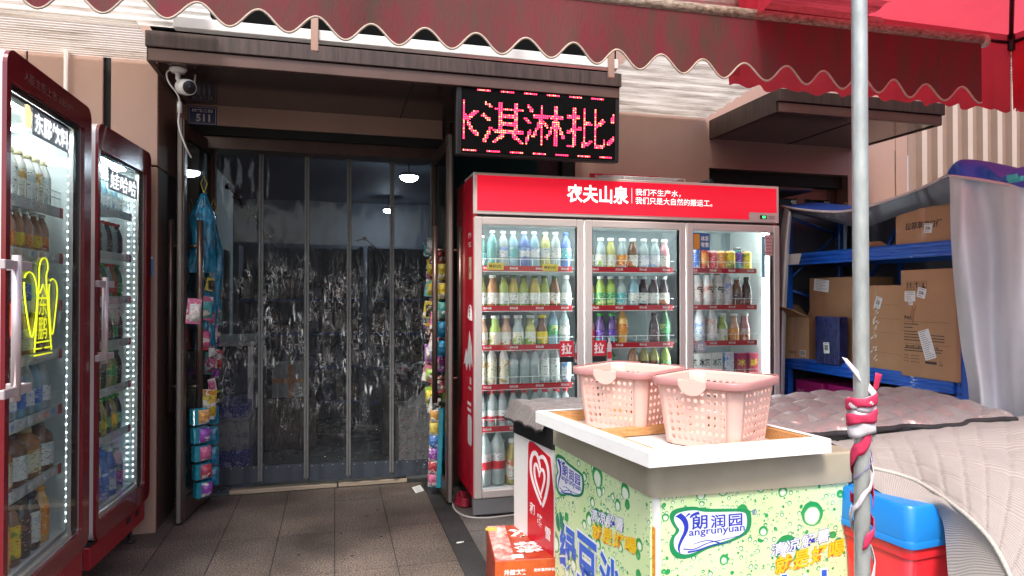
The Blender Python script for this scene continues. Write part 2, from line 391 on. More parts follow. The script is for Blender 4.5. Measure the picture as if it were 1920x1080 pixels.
for i, (u, v, lx, ly) in enumerate(((767, 333, .16, 8.1), (728, 395, .12, 11.2))):
    p = W(u, v, Y=ly)
    g = MB(); r = thing('ceiling_lamp', ['large bright round lamp in the shop seen through the rightmost curtain strip', 'smaller farther round lamp glowing deeper in the shop'][i], 'lamp', p)
    g.lathe([(lx * .6, .05), (lx * .75, .03), (lx * .75, .012)], mat('lamp_housing', (.5, .5, .5), .4), 20); g.tube([(0, 0, .05), (0, 0, 2.99 - p.z)], .008, black); g.build('housing', r)
    g = MB(); g.lathe([(.005, -lx * .3), (lx * .35, -lx * .26), (lx * .6, -lx * .12), (lx * .7, .01)], mat('lamp_glow', (1, 1, 1), .5, emit=(80 if i == 0 else 70), ec=(.75, .9, 1)), 20); g.build('diffuser', r)

# translucent roof sheets
def sheetmat(name, dens, dk=.10, lt=.88):
    m = bpy.data.materials.new(name); m.use_nodes = True; n = m.node_tree.nodes; L = m.node_tree.links; b = n['Principled BSDF']
    tc = n.new('ShaderNodeTexCoord'); mp = n.new('ShaderNodeMapping'); mp.inputs['Scale'].default_value = (1.0, 11, 1); L.new(tc.outputs['Object'], mp.inputs[0])
    t = n.new('ShaderNodeTexNoise'); t.inputs['Scale'].default_value = 2; t.inputs['Detail'].default_value = 8; t.inputs['Roughness'].default_value = .7; L.new(mp.outputs[0], t.inputs[0])
    cr = n.new('ShaderNodeValToRGB'); e = cr.color_ramp.elements; e[0].position = .30; e[0].color = (dk * 1.0, dk * .82, dk * .6, 1); e[1].position = dens; e[1].color = (lt, lt * .97, lt * .91, 1); L.new(t.outputs[0], cr.inputs[0])
    L.new(cr.outputs[0], b.inputs['Base Color']); b.inputs['Roughness'].default_value = .35
    tr = n.new('ShaderNodeBsdfTranslucent'); L.new(cr.outputs[0], tr.inputs[0])
    tp = n.new('ShaderNodeBsdfTransparent'); tp.inputs[0].default_value = (.9, .9, .88, 1)
    a = n.new('ShaderNodeMixShader'); a.inputs[0].default_value = .9; L.new(b.outputs[0], a.inputs[1]); L.new(tr.outputs[0], a.inputs[2])
    c = n.new('ShaderNodeMixShader'); c.inputs[0].default_value = .15; L.new(a.outputs[0], c.inputs[1]); L.new(tp.outputs[0], c.inputs[2])
    L.new(c.outputs[0], n['Material Output'].inputs[0]); return m
def rsheet(label, x0, x1, ya, za, yb, zb, m, nn_=64):
    rows = []; n = nn_
    for i in range(n + 1):
        t = i / n; y = ya + (yb - ya) * t; z = za + (zb - za) * t + .006 * (1 if (i // 2) % 2 else -1) * (1 if i % 2 else .9)
        rows.append([(x0 + (x1 - x0) * k / 8, y, z) for k in range(9)])
    g = MB(); g.grid(rows, m, False); g.v = [v for v in g.v]
    return tag(g.build('roof_sheet', fix=False), label, 'roof sheet', 'ribbed translucent roof sheets fixed above the shop front')
rsheet('streaky whitish ribbed plastic roof sheet above the two left fridges', -5.5, -.62, 3.86, 2.80, 2.7, 2.9, sheetmat('weathered_plastic', .5, .42))
rsheet('dull whitish ribbed roof sheet close to the brown wall above the left fridges', -5.5, -.99, 4.27, 2.745, 3.8, 2.79, MATS.get('x') or sheetmat('weathered_plastic_b', .5, .40))
rsheet('dirty white ribbed roof sheet between the two brown canopies', 1.78, 2.87, 4.74, 2.80, 2.9, 2.95, sheetmat('dirty_plastic', .6, .12, .55))
rsheet('ribbed roof sheet reddened by the tent, above the window canopy', 2.9, 4.6, 3.86, 2.86, 3.25, 2.9, sheetmat('dirty_plastic_b', .6, .12, .55))
cream = mat('cream_painted_metal', (.62, .54, .46), .45, var=.3, vs=25)
g = MB(); g.bbox(-.75, 1.55, 3.48, 3.53, 2.66, 2.715, mat('white_steel', (.8, .78, .75), .4, var=.1), .004)
tag(g.build('roof_rail'), 'long white steel rail above the doorway canopy behind the wavy valance', 'rail')
for xx, lab in ((-.10, 'brown upright post on the white rail above the doorway'), (1.50, 'short metal upright at the right end of the white rail')):
    g = MB(); g.bbox(xx - .018, xx + .018, 3.46, 3.477, 2.60, 2.80, cladding, .002); tag(g.build('rail_post'), lab, 'post', 'uprights on the white rail')
# dark zone above the door canopy: black board added to stand in for shade
g = MB(); g.box(-.95, 1.72, 3.9, 3.94, 2.80, 3.5, mat('shade_board_black', (.003, .003, .003), .9, spec=.1)); tag(g.build('shade_board'), 'black board added for the shade above the doorway canopy', 'board')

# awning with scalloped valance
awn = mat('dark_red_fabric', (.18, .012, .026), .8, var=.5, vs=13, stretch=(1, 1, .3), transl=.1, bump=.2, bs=120, c2=(.085, .036, .026))
AW = thing('awning', 'dark red shop awning with a wavy cream piped valance', 'awning', (0, 2.4, 0))
def awparts():
    nx = 380; x0, x1 = -1.0, 2.875; per = .1885
    def zb(x): return 2.285 + .034 * (1 - math.cos(2 * math.pi * (x - .409) / per)) - .012 * (x + 1) / 2
    def wav(x, t): return .012 * math.sin(x * 5.1 + 1) * t + .006 * math.sin(x * 13) * t
    def zt(x): return 2.505 + .012 * x
    rows = [[(x0 + (x1 - x0) * i / nx, wav(x0 + (x1 - x0) * i / nx, k / 8), zt(x0 + (x1 - x0) * i / nx) * (1 - k / 8) + zb(x0 + (x1 - x0) * i / nx) * k / 8) for i in range(nx + 1)] for k in range(9)]
    g = MB(); g.grid(rows, awn); va = g.build('valance', AW, fix=False)
    g = MB(); g.tube([(p[0], p[1], p[2]) for p in rows[-1]], .0042, mat('cream_piping', (.55, .45, .36), .8, var=.3, vs=60), 6); g.build('piping', va)
    g = MB(); g.tube([(x0, .015, zt(x0) + .018), (x1 + .02, .015, zt(x1) + .018)], .026, mat('dirty_cream_bar', (.5, .42, .34), .6, var=.75, vs=60, stretch=(.6, 3, 1), c2=(.12, .09, .05)), 12)
    g.lathe([(.03, 0), (.03, .03)], cream, 14, M4=Matrix.Translation((x1 + .01, .015, zt(x1) + .018)) @ Matrix.Rotation(R(90), 4, 'Y')); g.build('front_bar', AW)
    g = MB(); g.grid([[(x0 + (x1 - x0) * i / 20, .03 + .55 * k / 6, zt(0) + .03 + .33 * k / 6 - .02 * math.sin(math.pi * k / 6)) for i in range(21)] for k in range(7)], awn); g.build('cloth', AW, fix=False)
    g = MB(); g.tube([(x0, .60, 2.86), (x1, .60, 2.86)], .04, cream, 12)
    for ax in (-.6, 2.2): g.tube([(ax, .60, 2.82), (ax + .25, .3, 2.62), (ax, .04, 2.53)], .014, mat('arm_grey', (.4, .4, .4), .4, .5), 6)
    for ax in (-.9, .9, 2.7): g.tube([(ax, .62, 2.88), (ax, 2.37, 3.3)], .016, cream, 8)
    g.build('roller', AW)
awparts()

# red tents (right)
tentm = mat('red_tent_fabric', (.84, .09, .13), .75, var=.12, vs=3, transl=.65)
tentw = mat('white_tent_print', (.75, .7, .7), .7, transl=.5)
strut = mat('dark_strut', (.05, .05, .055), .4, .4)
def tent(label, xl, xr, yn, yf, zf, apex, lab2, skew=0):
    r = thing('tent', label, 'tent', (xl, yf, 0), 0, 'red pop-up tents over the goods')
    c = [Vector((xl - skew, yn, zf)), Vector((xr, yn, zf)), Vector((xr, yf, zf)), Vector((xl, yf, zf))]; A_ = Vector(apex); o = Vector((xl, yf, 0))
    g = MB(); N = 14
    for i in range(4):
        a, b_ = c[i], c[(i + 1) % 4]; rows = []
        for k in range(N + 1):
            t = k / N; rows.append([(a.lerp(b_, j / N)).lerp(A_, t) + Vector((0, 0, -.06 * math.sin(math.pi * t) * (1 - abs(2 * j / N - 1) * .4))) - o for j in range(N + 1)])
        g.grid(rows, tentm)
    g.build('roof_cloth', r, fix=False)
    for i in range(4):
        a, b_ = c[i], c[(i + 1) % 4]; n = 90; rows = []
        d = (b_ - a).normalized(); nn = Vector((d.y, -d.x, 0))
        for k in range(7):
            t = k / 6
            rows.append([a.lerp(b_, j / n) + nn * (.02 * math.sin(j * .5) + .008 * math.sin(j * 1.1 + i)) * t + Vector((0, 0, -t * (.475 + .012 * math.sin(j * .9)))) - o for j in range(n + 1)])
        g = MB(); g.grid(rows, tentm); g.build('valance', r, fix=False)
    g = MB()
    for i in range(4):
        g.tube([c[i] - o + Vector((0, 0, -.03)), A_ - o + Vector((0, 0, -.12))], .013, strut, 8)
        a, b_ = c[i], c[(i + 1) % 4]
        g.tube([a - o + Vector((0, 0, -.05)), b_ - o + Vector((0, 0, -.05))], .011, strut, 8)
        g.lathe([(.028, -.1), (.028, .0)], black, 10, c=tuple(c[i] - o))
    g.build('frame', r); return r, o
t1, o1 = tent('red pop-up tent roof between the awning and the blue rack', 2.09, 4.07, 1.30, 3.2, 3.0, (2.6, 2.0, 3.75), '', .905)
tent('farther red pop-up tent at the right picture edge', 4.13, 6.6, 1.0, 3.2, 3.0, (5.4, 2.1, 3.75), '')
# ---------------- bottles, cans and cartons ----------------
def liquid(name, c, see=.0, rough=.12, emit=0):
    if name in MATS: return MATS[name]
    gq = sum(c) / 3; c = tuple(q * .78 + gq * .22 for q in c)
    m = bpy.data.materials.new(name); m.use_nodes = True; MATS[name] = m; n = m.node_tree.nodes; L = m.node_tree.links; b = n['Principled BSDF']
    tc = n.new('ShaderNodeTexCoord'); sx = n.new('ShaderNodeTexNoise'); sx.inputs['Scale'].default_value = 26; L.new(tc.outputs['Object'], sx.inputs[0])
    mx = n.new('ShaderNodeMixRGB'); mx.inputs[1].default_value = (*[q * .62 for q in c], 1); mx.inputs[2].default_value = (*[min(1, q * 1.25 + .02) for q in c], 1); L.new(sx.outputs[0], mx.inputs[0]); L.new(mx.outputs[0], b.inputs['Base Color'])
    b.inputs['Roughness'].default_value = rough; b.inputs['Coat Weight'].default_value = .6
    if see:
        tr = n.new('ShaderNodeBsdfTransparent'); tr.inputs[0].default_value = (*[min(1, .5 + q * .6) for q in c], 1); x = n.new('ShaderNodeMixShader'); x.inputs[0].default_value = see
        L.new(b.outputs[0], x.inputs[1]); L.new(tr.outputs[0], x.inputs[2]); L.new(x.outputs[0], n['Material Output'].inputs[0])
    return m
def labelmat(name, base, ink, ink2=None, band=None, h=.06):
    """printed wrapper: lettering-like strokes and a picture patch; band = lower colour"""
    if name in MATS: return MATS[name]
    m = bpy.data.materials.new(name); m.use_nodes = True; MATS[name] = m; n = m.node_tree.nodes; L = m.node_tree.links; b = n['Principled BSDF']
    tc = n.new('ShaderNodeTexCoord'); oi = n.new('ShaderNodeObjectInfo'); ad = n.new('ShaderNodeVectorMath'); ad.operation = 'ADD'; L.new(tc.outputs['Object'], ad.inputs[0]); L.new(oi.outputs['Random'], ad.inputs[1])
    t = n.new('ShaderNodeTexNoise'); t.inputs['Scale'].default_value = 80; t.inputs['Detail'].default_value = 2; sm_ = n.new('ShaderNodeMapping'); sm_.inputs['Scale'].default_value = (.8, .8, 2.2); L.new(ad.outputs[0], sm_.inputs[0]); L.new(sm_.outputs[0], t.inputs[0])
    t2 = n.new('ShaderNodeTexNoise'); t2.inputs['Scale'].default_value = 24; L.new(ad.outputs[0], t2.inputs[0])
    def step(src, th):
        k = n.new('ShaderNodeMath'); k.operation = 'GREATER_THAN'; k.inputs[1].default_value = th; L.new(src, k.inputs[0]); return k.outputs[0]
    spz = n.new('ShaderNodeSeparateXYZ'); L.new(tc.outputs['Object'], spz.inputs[0])
    sn = n.new('ShaderNodeMath'); sn.operation = 'MULTIPLY_ADD'; sn.inputs[1].default_value = 62; L.new(spz.outputs[2], sn.inputs[0]); L.new(oi.outputs['Random'], sn.inputs[2]); s2 = n.new('ShaderNodeMath'); s2.operation = 'SINE'; L.new(sn.outputs[0], s2.inputs[0])
    mul = n.new('ShaderNodeMath'); mul.operation = 'MULTIPLY_ADD'; mul.inputs[1].default_value = .10; L.new(s2.outputs[0], mul.inputs[0]); L.new(t2.outputs[0], mul.inputs[2])
    cur = n.new('ShaderNodeMixRGB'); cur.inputs[1].default_value = (*base, 1); cur.inputs[2].default_value = (*(ink2 or ink), 1); L.new(step(mul.outputs[0], .6), cur.inputs[0])
    if band:
        sp = n.new('ShaderNodeSeparateXYZ'); L.new(tc.outputs['Object'], sp.inputs[0]); lt = n.new('ShaderNodeMath'); lt.operation = 'LESS_THAN'; lt.inputs[1].default_value = h; L.new(sp.outputs[2], lt.inputs[0])
        q = n.new('ShaderNodeMixRGB'); L.new(lt.outputs[0], q.inputs[0]); L.new(cur.outputs[0], q.inputs[1]); q.inputs[2].default_value = (*band, 1); cur = q
    f = n.new('ShaderNodeMixRGB'); L.new(step(t.outputs[0], .62), f.inputs[0]); L.new(cur.outputs[0], f.inputs[1]); f.inputs[2].default_value = (*ink, 1)
    L.new(f.outputs[0], b.inputs['Base Color']); b.inputs['Roughness'].default_value = .3; return m

# kind: (profile of the body, cap (r, z0, z1), label (r, z0, z1)) in metres
KINDS = {
 'pet': ([(.026, 0), (.032, .006), (.0325, .05), (.030, .055), (.0325, .06), (.0325, .125), (.029, .15), (.018, .178), (.0125, .188), (.0125, .2)], (.0158, .198, .213), (.0331, .062, .118)),
 'water': ([(.024, 0), (.032, .008), (.0325, .07), (.0325, .11), (.030, .135), (.020, .165), (.012, .182), (.0125, .192)], (.0175, .190, .208), (.0331, .035, .095)),
 'round': ([(.027, 0), (.032, .006), (.0325, .10), (.027, .13), (.019, .145), (.0165, .165), (.0165, .172)], (.0195, .168, .186), (.0331, .02, .085)),
 'wide': ([(.028, 0), (.033, .006), (.0335, .085), (.031, .105), (.022, .12), (.021, .15), (.0215, .163)], (.0245, .16, .178), (.0341, .012, .082)),
 'slim': ([(.024, 0), (.0285, .006), (.029, .15), (.024, .175), (.016, .19), (.0145, .205)], (.0175, .203, .222), (.0296, .02, .15)),
 'tall': ([(.028, 0), (.034, .006), (.0345, .14), (.030, .165), (.019, .19), (.018, .2)], (.021, .198, .216), (.0351, .03, .145)),
 'big': ([(.036, 0), (.045, .01), (.0455, .09), (.043, .1), (.0455, .11), (.0455, .19), (.040, .235), (.022, .275), (.0145, .29), (.0145, .3)], (.0185, .298, .32), (.0462, .095, .185)),
 'tea': ([(.033, 0), (.04, .008), (.04, .15), (.033, .185), (.021, .215), (.019, .235)], (.022, .232, .255), (.0406, .03, .14)),
 'jug': ([(.05, 0), (.06, .01), (.061, .14), (.055, .17), (.03, .19), (.022, .2)], (.026, .198, .218), (.0616, .03, .13)),
 'can': ([(.026, 0), (.0325, .008), (.033, .112), (.027, .121)], None, (.0333, .012, .108)),
 'slimcan': ([(.022, 0), (.0285, .008), (.029, .135), (.024, .143)], None, (.0293, .01, .13)),
}
CACHE = {}
def bottle(kind, Mx, body, cap, lab, label, group, cat='bottle', s=1.0, seg=14, name=None, rot=None, deco=None):
    r = thing(name or ('drink_can' if 'can' in kind else 'drink_bottle'), label, cat if 'can' not in kind else 'can', (0, 0, 0), 0, group)
    r.matrix_world = Mx @ Matrix.Rotation(random.uniform(0, 6.28) if rot is None else rot, 4, 'Z') @ Matrix.Scale(s, 4)
    pr, cp, lb = KINDS[kind]
    def part(pn, key, fn):
        k = (kind, pn) + key
        if k not in CACHE: g = MB(); fn(g); CACHE[k] = g.mesh(pn)
        return link(pn, CACHE[k], r)
    part('body', (body.name, seg), lambda g: g.lathe(pr, body, seg))
    if cp: part('cap', (cap.name, seg), lambda g: g.lathe([(cp[0] * .95, cp[1]), (cp[0], cp[1] + .002), (cp[0], cp[2] - .003), (cp[0] * .85, cp[2])], cap, seg))
    else: part('lid', (cap.name, seg), lambda g: g.lathe([(.026 * (.9 if kind == 'slimcan' else 1), pr[-1][1] + .0005), (.024, pr[-1][1] + .003), (.02, pr[-1][1] + .0008)], cap, seg))
    if lab: part('wrapper', (lab.name, seg), lambda g: g.lathe([(lb[0], lb[1]), (lb[0], lb[2])], lab, seg, cap=False))
    if deco:
        g = MB(); deco(g); g.build('lettering', r)
    return r
def carton(Mx, wd, dp, h, m, label, group, text=None, tm=None, name='drink_carton'):
    r = thing(name, label, 'carton', (0, 0, 0), 0, group); r.matrix_world = Mx
    g = MB(); g.bbox(-wd / 2, wd / 2, -dp / 2, dp / 2, 0, h, m, .002); g.build('body', r)
    if text: g = MB(); addtxt(g, text, wd * .8, h * .3, tm, Mt(0, -dp / 2 - .001, h * .62), .03); g.build('lettering', r)
    return r
capW = mat('cap_white', (.72, .76, .74), .4); capR = mat('cap_red', (.55, .02, .03), .35); capG = mat('cap_green', (.05, .35, .06), .35); capY = mat('cap_yellow', (.75, .6, .02), .35); capO = mat('cap_orange', (.8, .33, .02), .35)
capDG = mat('cap_darkgreen', (.02, .12, .07), .4); capB = mat('cap_blue', (.05, .15, .5), .4); capT = mat('cap_tan', (.5, .42, .25), .4); capK = mat('cap_dark', (.03, .02, .02), .4); capP = mat('cap_pink', (.7, .08, .12), .4)
tin = mat('can_metal', (.6, .6, .6), .25, .9)
C = dict(clear=liquid('drink_clear', (.62, .74, .74), .45), teal=liquid('drink_teal', (.12, .5, .48), .25), aqua=liquid('drink_aqua', (.3, .6, .75), .3), blue=liquid('drink_blue', (.08, .22, .7), .2), yel=liquid('drink_yellow', (.62, .6, .12), .15),
 green=liquid('drink_green', (.32, .42, .06), .1), amber=liquid('drink_amber', (.5, .2, .05), .1), brown=liquid('drink_brown', (.2, .08, .03), .05), peach=liquid('drink_peach', (.6, .3, .17)), pink=liquid('drink_pink', (.7, .28, .3), .1),
 dark=liquid('drink_dark', (.035, .02, .025)), lime=liquid('drink_lime', (.35, .55, .05)), orange=liquid('drink_orange', (.85, .42, .03)), purple=liquid('drink_purple', (.1, .03, .22)), milk=liquid('drink_milk', (.72, .7, .64)), gtea=liquid('drink_tea', (.52, .42, .06), .1), bgreen=liquid('drink_bottlegreen', (.03, .22, .08), .1),
 pwhite=liquid('bottle_white', (.72, .74, .74)))
LB = dict(white=labelmat('wrap_white', (.75, .77, .74), (.12, .14, .16), (.5, .6, .62)), red=labelmat('wrap_red', (.6, .02, .04), (.8, .75, .72), (.45, .01, .02)), wred=labelmat('wrap_white_red', (.75, .77, .75), (.1, .1, .12), (.3, .4, .45), band=(.55, .015, .035), h=.062),
 bigred=labelmat('wrap_big_red', (.7, .72, .72), (.2, .2, .2), (.5, .5, .5), band=(.6, .015, .03), h=.14),
 blue=labelmat('wrap_blue', (.06, .16, .55), (.75, .75, .8), (.55, .6, .75)), green=labelmat('wrap_green', (.07, .35, .12), (.75, .75, .7), (.5, .65, .2)), oran=labelmat('wrap_orange', (.75, .28, .03), (.75, .7, .65), (.5, .05, .02)),
 fruit=labelmat('wrap_fruit', (.72, .74, .68), (.6, .4, .05), (.25, .42, .08)), fruit2=labelmat('wrap_fruit_red', (.72, .72, .66), (.3, .05, .06), (.6, .2, .08)), cream=labelmat('wrap_cream', (.66, .64, .5), (.1, .1, .06), (.5, .3, .1)), dk=labelmat('wrap_dark', (.06, .03, .04), (.6, .55, .5), (.3, .1, .08)),
 yel=labelmat('wrap_yellow', (.75, .58, .04), (.5, .05, .03), (.2, .3, .06)), purp=labelmat('wrap_purple', (.12, .05, .35), (.7, .7, .75), (.1, .4, .35)), teal=labelmat('wrap_teal', (.1, .42, .45), (.75, .8, .8), (.5, .65, .65)), pinkw=labelmat('wrap_pink', (.75, .7, .68), (.65, .25, .25), (.7, .35, .28)), bluew=labelmat('wrap_white_blue', (.75, .76, .78), (.1, .2, .5), (.25, .4, .75)))

# ---------------- drinks fridges ----------------
alu = mat('fridge_frame_silver', (.74, .67, .63), .4, .35); steel = mat('steel_grey_panel', (.27, .28, .29), .38, .4)
inner = mat('fridge_liner', (.78, .82, .82), .4); innerd = mat('fridge_back', (.2, .24, .25), .4)
fredm = mat('fridge_red', (.62, .008, .03), .25, coat=.4); dredm = mat('fridge_dark_red', (.16, .006, .012), .18, coat=.6)
redglow = mat('red_lightbox', (.7, .008, .03), .25, emit=.32, ec=(.85, .004, .028)); whglow = mat('white_lightbox_print', (.9, .9, .9), .3, emit=.7)
wire = mat('white_wire', (.75, .78, .78), .35); stripm = mat('shelf_strip_red', (.5, .012, .03), .35); led = mat('led_white', (1, 1, 1), .5, emit=14, ec=(.86, .95, 1)); ledfill = mat('led_fill_tube', (1, 1, 1), .5, emit=55, ec=(.9, .97, 1)); ledsoft = mat('led_tube', (1, 1, 1), .5, emit=20, ec=(.9, .97, 1))
pane = glassy('fridge_pane', (.90, .94, .93), .06, .015)
clearstrip = mat('clear_price_rail', (.85, .87, .87), .2, var=.15, vs=60, transl=.7)

def red_fridge():
    X0, Y0 = .83, 4.045; Wd, Dp, H = 2.19, .575, 2.143
    r = thing('drinks_fridge', 'large red three-door glass drinks fridge with lit red header', 'fridge', (X0, Y0, 0))
    Mw = Matrix.Translation((X0, Y0, 0))
    g = MB(); d0 = .06
    g.bbox(0, .03, .02, Dp, .12, H - .015, fredm, .003); g.bbox(Wd - .03, Wd, .02, Dp, .12, H - .015, fredm, .003); g.box(.03, Wd - .03, .02, Dp, H - .04, H - .02, fredm)
    g.box(.03, Wd - .03, Dp - .03, Dp, .12, H - .04, innerd); g.box(.03, Wd - .03, d0, Dp - .03, .12, .16, inner); g.box(.03, Wd - .03, d0, Dp - .03, 1.86, 1.88, inner)
    for x in (.0301, Wd - .0361): g.box(x, x + .006, d0, Dp - .03, .16, 1.86, inner)
    for x in (.725, 1.455): g.box(x - .01, x + .01, d0 + .01, d0 + .03, .16, 1.86, inner)
    g.build('cabinet', r)
    # mountain and lettering print on the left side
    g = MB(); S = Matrix.Translation((-.0005, Dp, 0)) @ Matrix.Rotation(R(-90), 4, 'Z')
    pr = mat('side_print', (.72, .72, .72), .35)
    g.prism(rrect(.40, .52, .43, .62, .03), -.001, 0, pr, S); g.prism([(.39, .64), (.50, .64), (.50, .66), (.39, .66)], -.001, 0, pr, S); g.prism([(.39, .68), (.50, .68), (.50, .70), (.39, .70)], -.001, 0, pr, S)
    g.prism([(.26, .92), (.34, 1.03), (.38, .99), (.45, 1.15), (.52, 1.05), (.54, .93), (.50, .97), (.47, .9), (.42, .95), (.36, .89), (.31, .94)], -.001, 0, pr, S)
    for k in range(4): g.tube([S @ Vector((.47 + .03 * math.cos(a * .3) * (k + 1) * .5, -.001, 1.22 + .03 * math.sin(a * .3) * (k + 1) * .8)) for a in range(0, 11)], .003, pr, 4)
    g.box(.44, .50, -.002, 0, 1.48, 1.62, mat('pale_sticker', (.65, .55, .35), .5), S); g.prism(rrect(.462, .482, 1.52, 1.56, .009), -.003, 0, black, S)
    addtxt(g, '生产水', .09, .035, pr, S @ Mt(.46, -.001, 1.76), .02); addtxt(g, '搬运工', .09, .035, pr, S @ Mt(.46, -.001, 1.70), .02); addtxt(g, '泉', .06, .05, pr, S @ Mt(.49, -.001, .84), .04); addtxt(g, 'SPRING', .09, .02, pr, S @ Mt(.47, -.001, .79), .02)
    g.build('side_print', r)
    # header light box
    g = MB(); g.bbox(0, Wd, 0, .02, 1.885, H, alu, .003); g.bbox(0, Wd, .021, .3, H - .012, H, alu, .003); g.build('header_frame', r)
    g = MB(); g.prism([(.022, 1.905), (1.93, 1.905), (1.945, 1.90), (1.945, 1.945), (1.955, 1.955), (Wd - .022, 1.955), (Wd - .022, H - .018), (.022, H - .018)], -.004, -.001, redglow); hp = g.build('header_panel', r)
    g = MB(); yy = -.0045
    addtxt(g, '农夫山泉', .43, .118, whglow, Mt(.825, yy, 2.035), .025)
    g.box(1.062, 1.064, yy - .001, yy, 1.985, 2.085, whglow)
    addtxt(g, '我们不生产水，', .33, .045, whglow, Mt(1.255, yy, 2.06), .004); addtxt(g, '我们只是大自然的搬运工。', .57, .046, whglow, Mt(1.375, yy, 2.005), .004)
    g.build('lettering', hp)
    g = MB(); g.bbox(1.957, Wd - .012, -.008, -.0005, 1.888, 1.952, alu, .002); g.bbox(2.03, 2.085, -.011, -.0085, 1.91, 1.936, black, .001)
    for i in range(4):
        for j in range(2): g.box(2.10 + i * .014, 2.108 + i * .014, -.0095, -.0082, 1.912 + j * .013, 1.919 + j * .013, steel)
    addtxt(g, '01', .022, .016, mat('green_digits', (0, .6, .1), .5, emit=3, ec=(.05, 1, .2)), Mt(2.06, -.012, 1.923), .02); g.build('thermostat', r)
    g = MB(); g.box(.0, Wd, .025, .045, 1.868, 1.884, black); g.build('gasket', r); g = MB(); g.bbox(.0, Wd, .0, .05, .02, .118, steel, .003); g.build('kick_panel', r); g = MB(); g.box(.02, Wd - .02, .06, Dp, .03, .118, black)
    g.build('plinth', r)
    for x in (.04, Wd - .04):
        for y in (.06, Dp - .05): g = MB(); g.lathe([(.02, 0), (.02, .01), (.01, .012), (.01, .03)], black, 8, c=(x, y, 0)); g.build('foot', r)
    g = MB()
    for x in (.0, .73, 1.46): g.box(x + .045, x + .70, .062, .075, 1.845, 1.858, ledsoft)
    g.box(.702, .708, .062, .07, .2, 1.84, ledsoft); g.box(.772, .777, .062, .068, .2, 1.84, ledsoft); g.box(.046, .05, .062, .068, .2, 1.84, ledsoft); g.box(1.503, 1.508, .062, .068, .2, 1.84, ledsoft); g.box(1.435, 1.441, .062, .07, .2, 1.84, ledsoft); g.box(2.125, 2.13, .09, .1, .2, 1.84, ledsoft)  # upright strips beside the doors, added to brighten the shelves
    g.build('light_strip', r)
    # doors
    for k in range(3):
        a, b = .73 * k + .004, .73 * (k + 1) - .004
        if k == 2: b = Wd - .002
        g = MB(); fw = .05; z0, z1 = .122, 1.866; y0, y1 = -.012, .028
        for q in ((a, a + fw, z0, z1), (b - fw, b, z0, z1), (a + fw, b - fw, z0, z0 + fw), (a + fw, b - fw, z1 - fw, z1)):
            g.bbox(q[0], q[1], y0, y1, q[2], q[3], alu, .006)
        g.box(a + fw - .006, a + fw, y0 + .004, y1, z0 + fw, z1 - fw, black); g.box(b - fw, b - fw + .006, y0 + .004, y1, z0 + fw, z1 - fw, black)
        d = g.build('door', r)
        g = MB(); g.box(a + fw, b - fw, .0, .004, z0 + fw, z1 - fw, pane); g.build('pane', d)
        if k < 2:   # pull stickers
            sx = b - fw - .065 if k == 0 else a + fw + .05
            g = MB(); g.box(sx - .05, sx + .045, -.0016, -.0008, .985, 1.085, mat('pull_red', (.6, .02, .04), .4)); g.box(sx - .05, sx + .045, -.0018, -.0008, .95, .983, black)
            addtxt(g, '拉', .07, .07, white, Mt(sx - .003, -.0022, 1.035), .03)
            g.prism([(sx + .055, .945), (sx + .085, .945), (sx + .085, 1.05), (sx + .075, 1.08), (sx + .075, 1.1), (sx + .063, 1.1), (sx + .063, 1.08), (sx + .055, 1.05)], -.0018, -.0008, mat('sticker_bottle', (.6, .5, .52), .4)); g.box(sx + .055, sx + .085, -.0022, -.0018, .965, 1.01, MATS['pull_red'])
            g.build('pull_sticker', d)
        else:
            g = MB(); g.prism([(a + .105 + .045 * math.cos(t * .3927), 1.03 + .045 * math.sin(t * .3927)) for t in range(16)], -.0016, -.0008, mat('grey_round_sticker', (.32, .36, .42), .4)); addtxt(g, '拉', .045, .045, white, Mt(a + .105, -.0022, 1.03), .02); g.build('pull_sticker', d)
            g = MB(); x = a + fw + .002; g.box(x, x + .125, -.0016, -.0008, 1.685, 1.80, mat('poster_blue', (.03, .12, .35), .4)); g.prism(rrect(x + .004, x + .048, 1.69, 1.795, .01), -.0022, -.0016, mat('poster_orange', (.7, .3, .03), .4)); addtxt(g, '冰冻', .06, .035, white, Mt(x + .087, -.0022, 1.765), .03); addtxt(g, '有售', .06, .035, white, Mt(x + .087, -.0022, 1.722), .03); g.build('poster', d)
            g = MB(); x = b - fw - .062; g.box(x, x + .06, -.0016, -.0008, 1.655, 1.80, mat('pink_notice', (.7, .4, .42), .5)); g.box(x - .028, x - .001, -.0016, -.0008, 1.5, 1.79, mat('blue_notice', (.25, .5, .65), .5))
            for i in range(5): g.box(x + .008, x + .052, -.002, -.0016, 1.675 + i * .024, 1.68 + i * .024, mat('notice_ink', (.3, .1, .12), .5))
            g.build('notice', d)
    # shelves
    ZS = [1.555, 1.30, 1.05, .80, .535, .165]
    for k in range(3):
        a, b = .73 * k + .045, .73 * (k + 1) - .045; bb = b if k < 2 else b - .075
        for i, z in enumerate(ZS[:-1]):
            g = MB(); g.box(a - .01, bb, .085, .5, z - .004, z, wire)
            sh = g.build('shelf', r); g = MB(); g.box(a - .005, bb - .01, .075, .0785, z - .022, z + .012, stripm); g.box(a - .005, bb - .01, .074, .079, z - .026, z - .0225, white)
            n = 4
            for q in range(n): addtxt(g, '农夫山泉', .055, .016, white, Mt(a + .06 + q * (bb - a - .12) / (n - 1), .0745, z - .004), .03)
            g.build('shelf_strip', sh)
            g = MB(); g.tube([(a, .082, z + .055), (bb, .082, z + .055)], .0022, wire, 5, cap=False)
            m_ = 8
            for q in range(m_): x = a + .035 + q * (bb - a - .07) / (m_ - 1); g.tube([(x, .082, z + .01), (x, .082, z + .06)], .002, wire, 4, cap=False)
            g.build('guard_wire', sh)
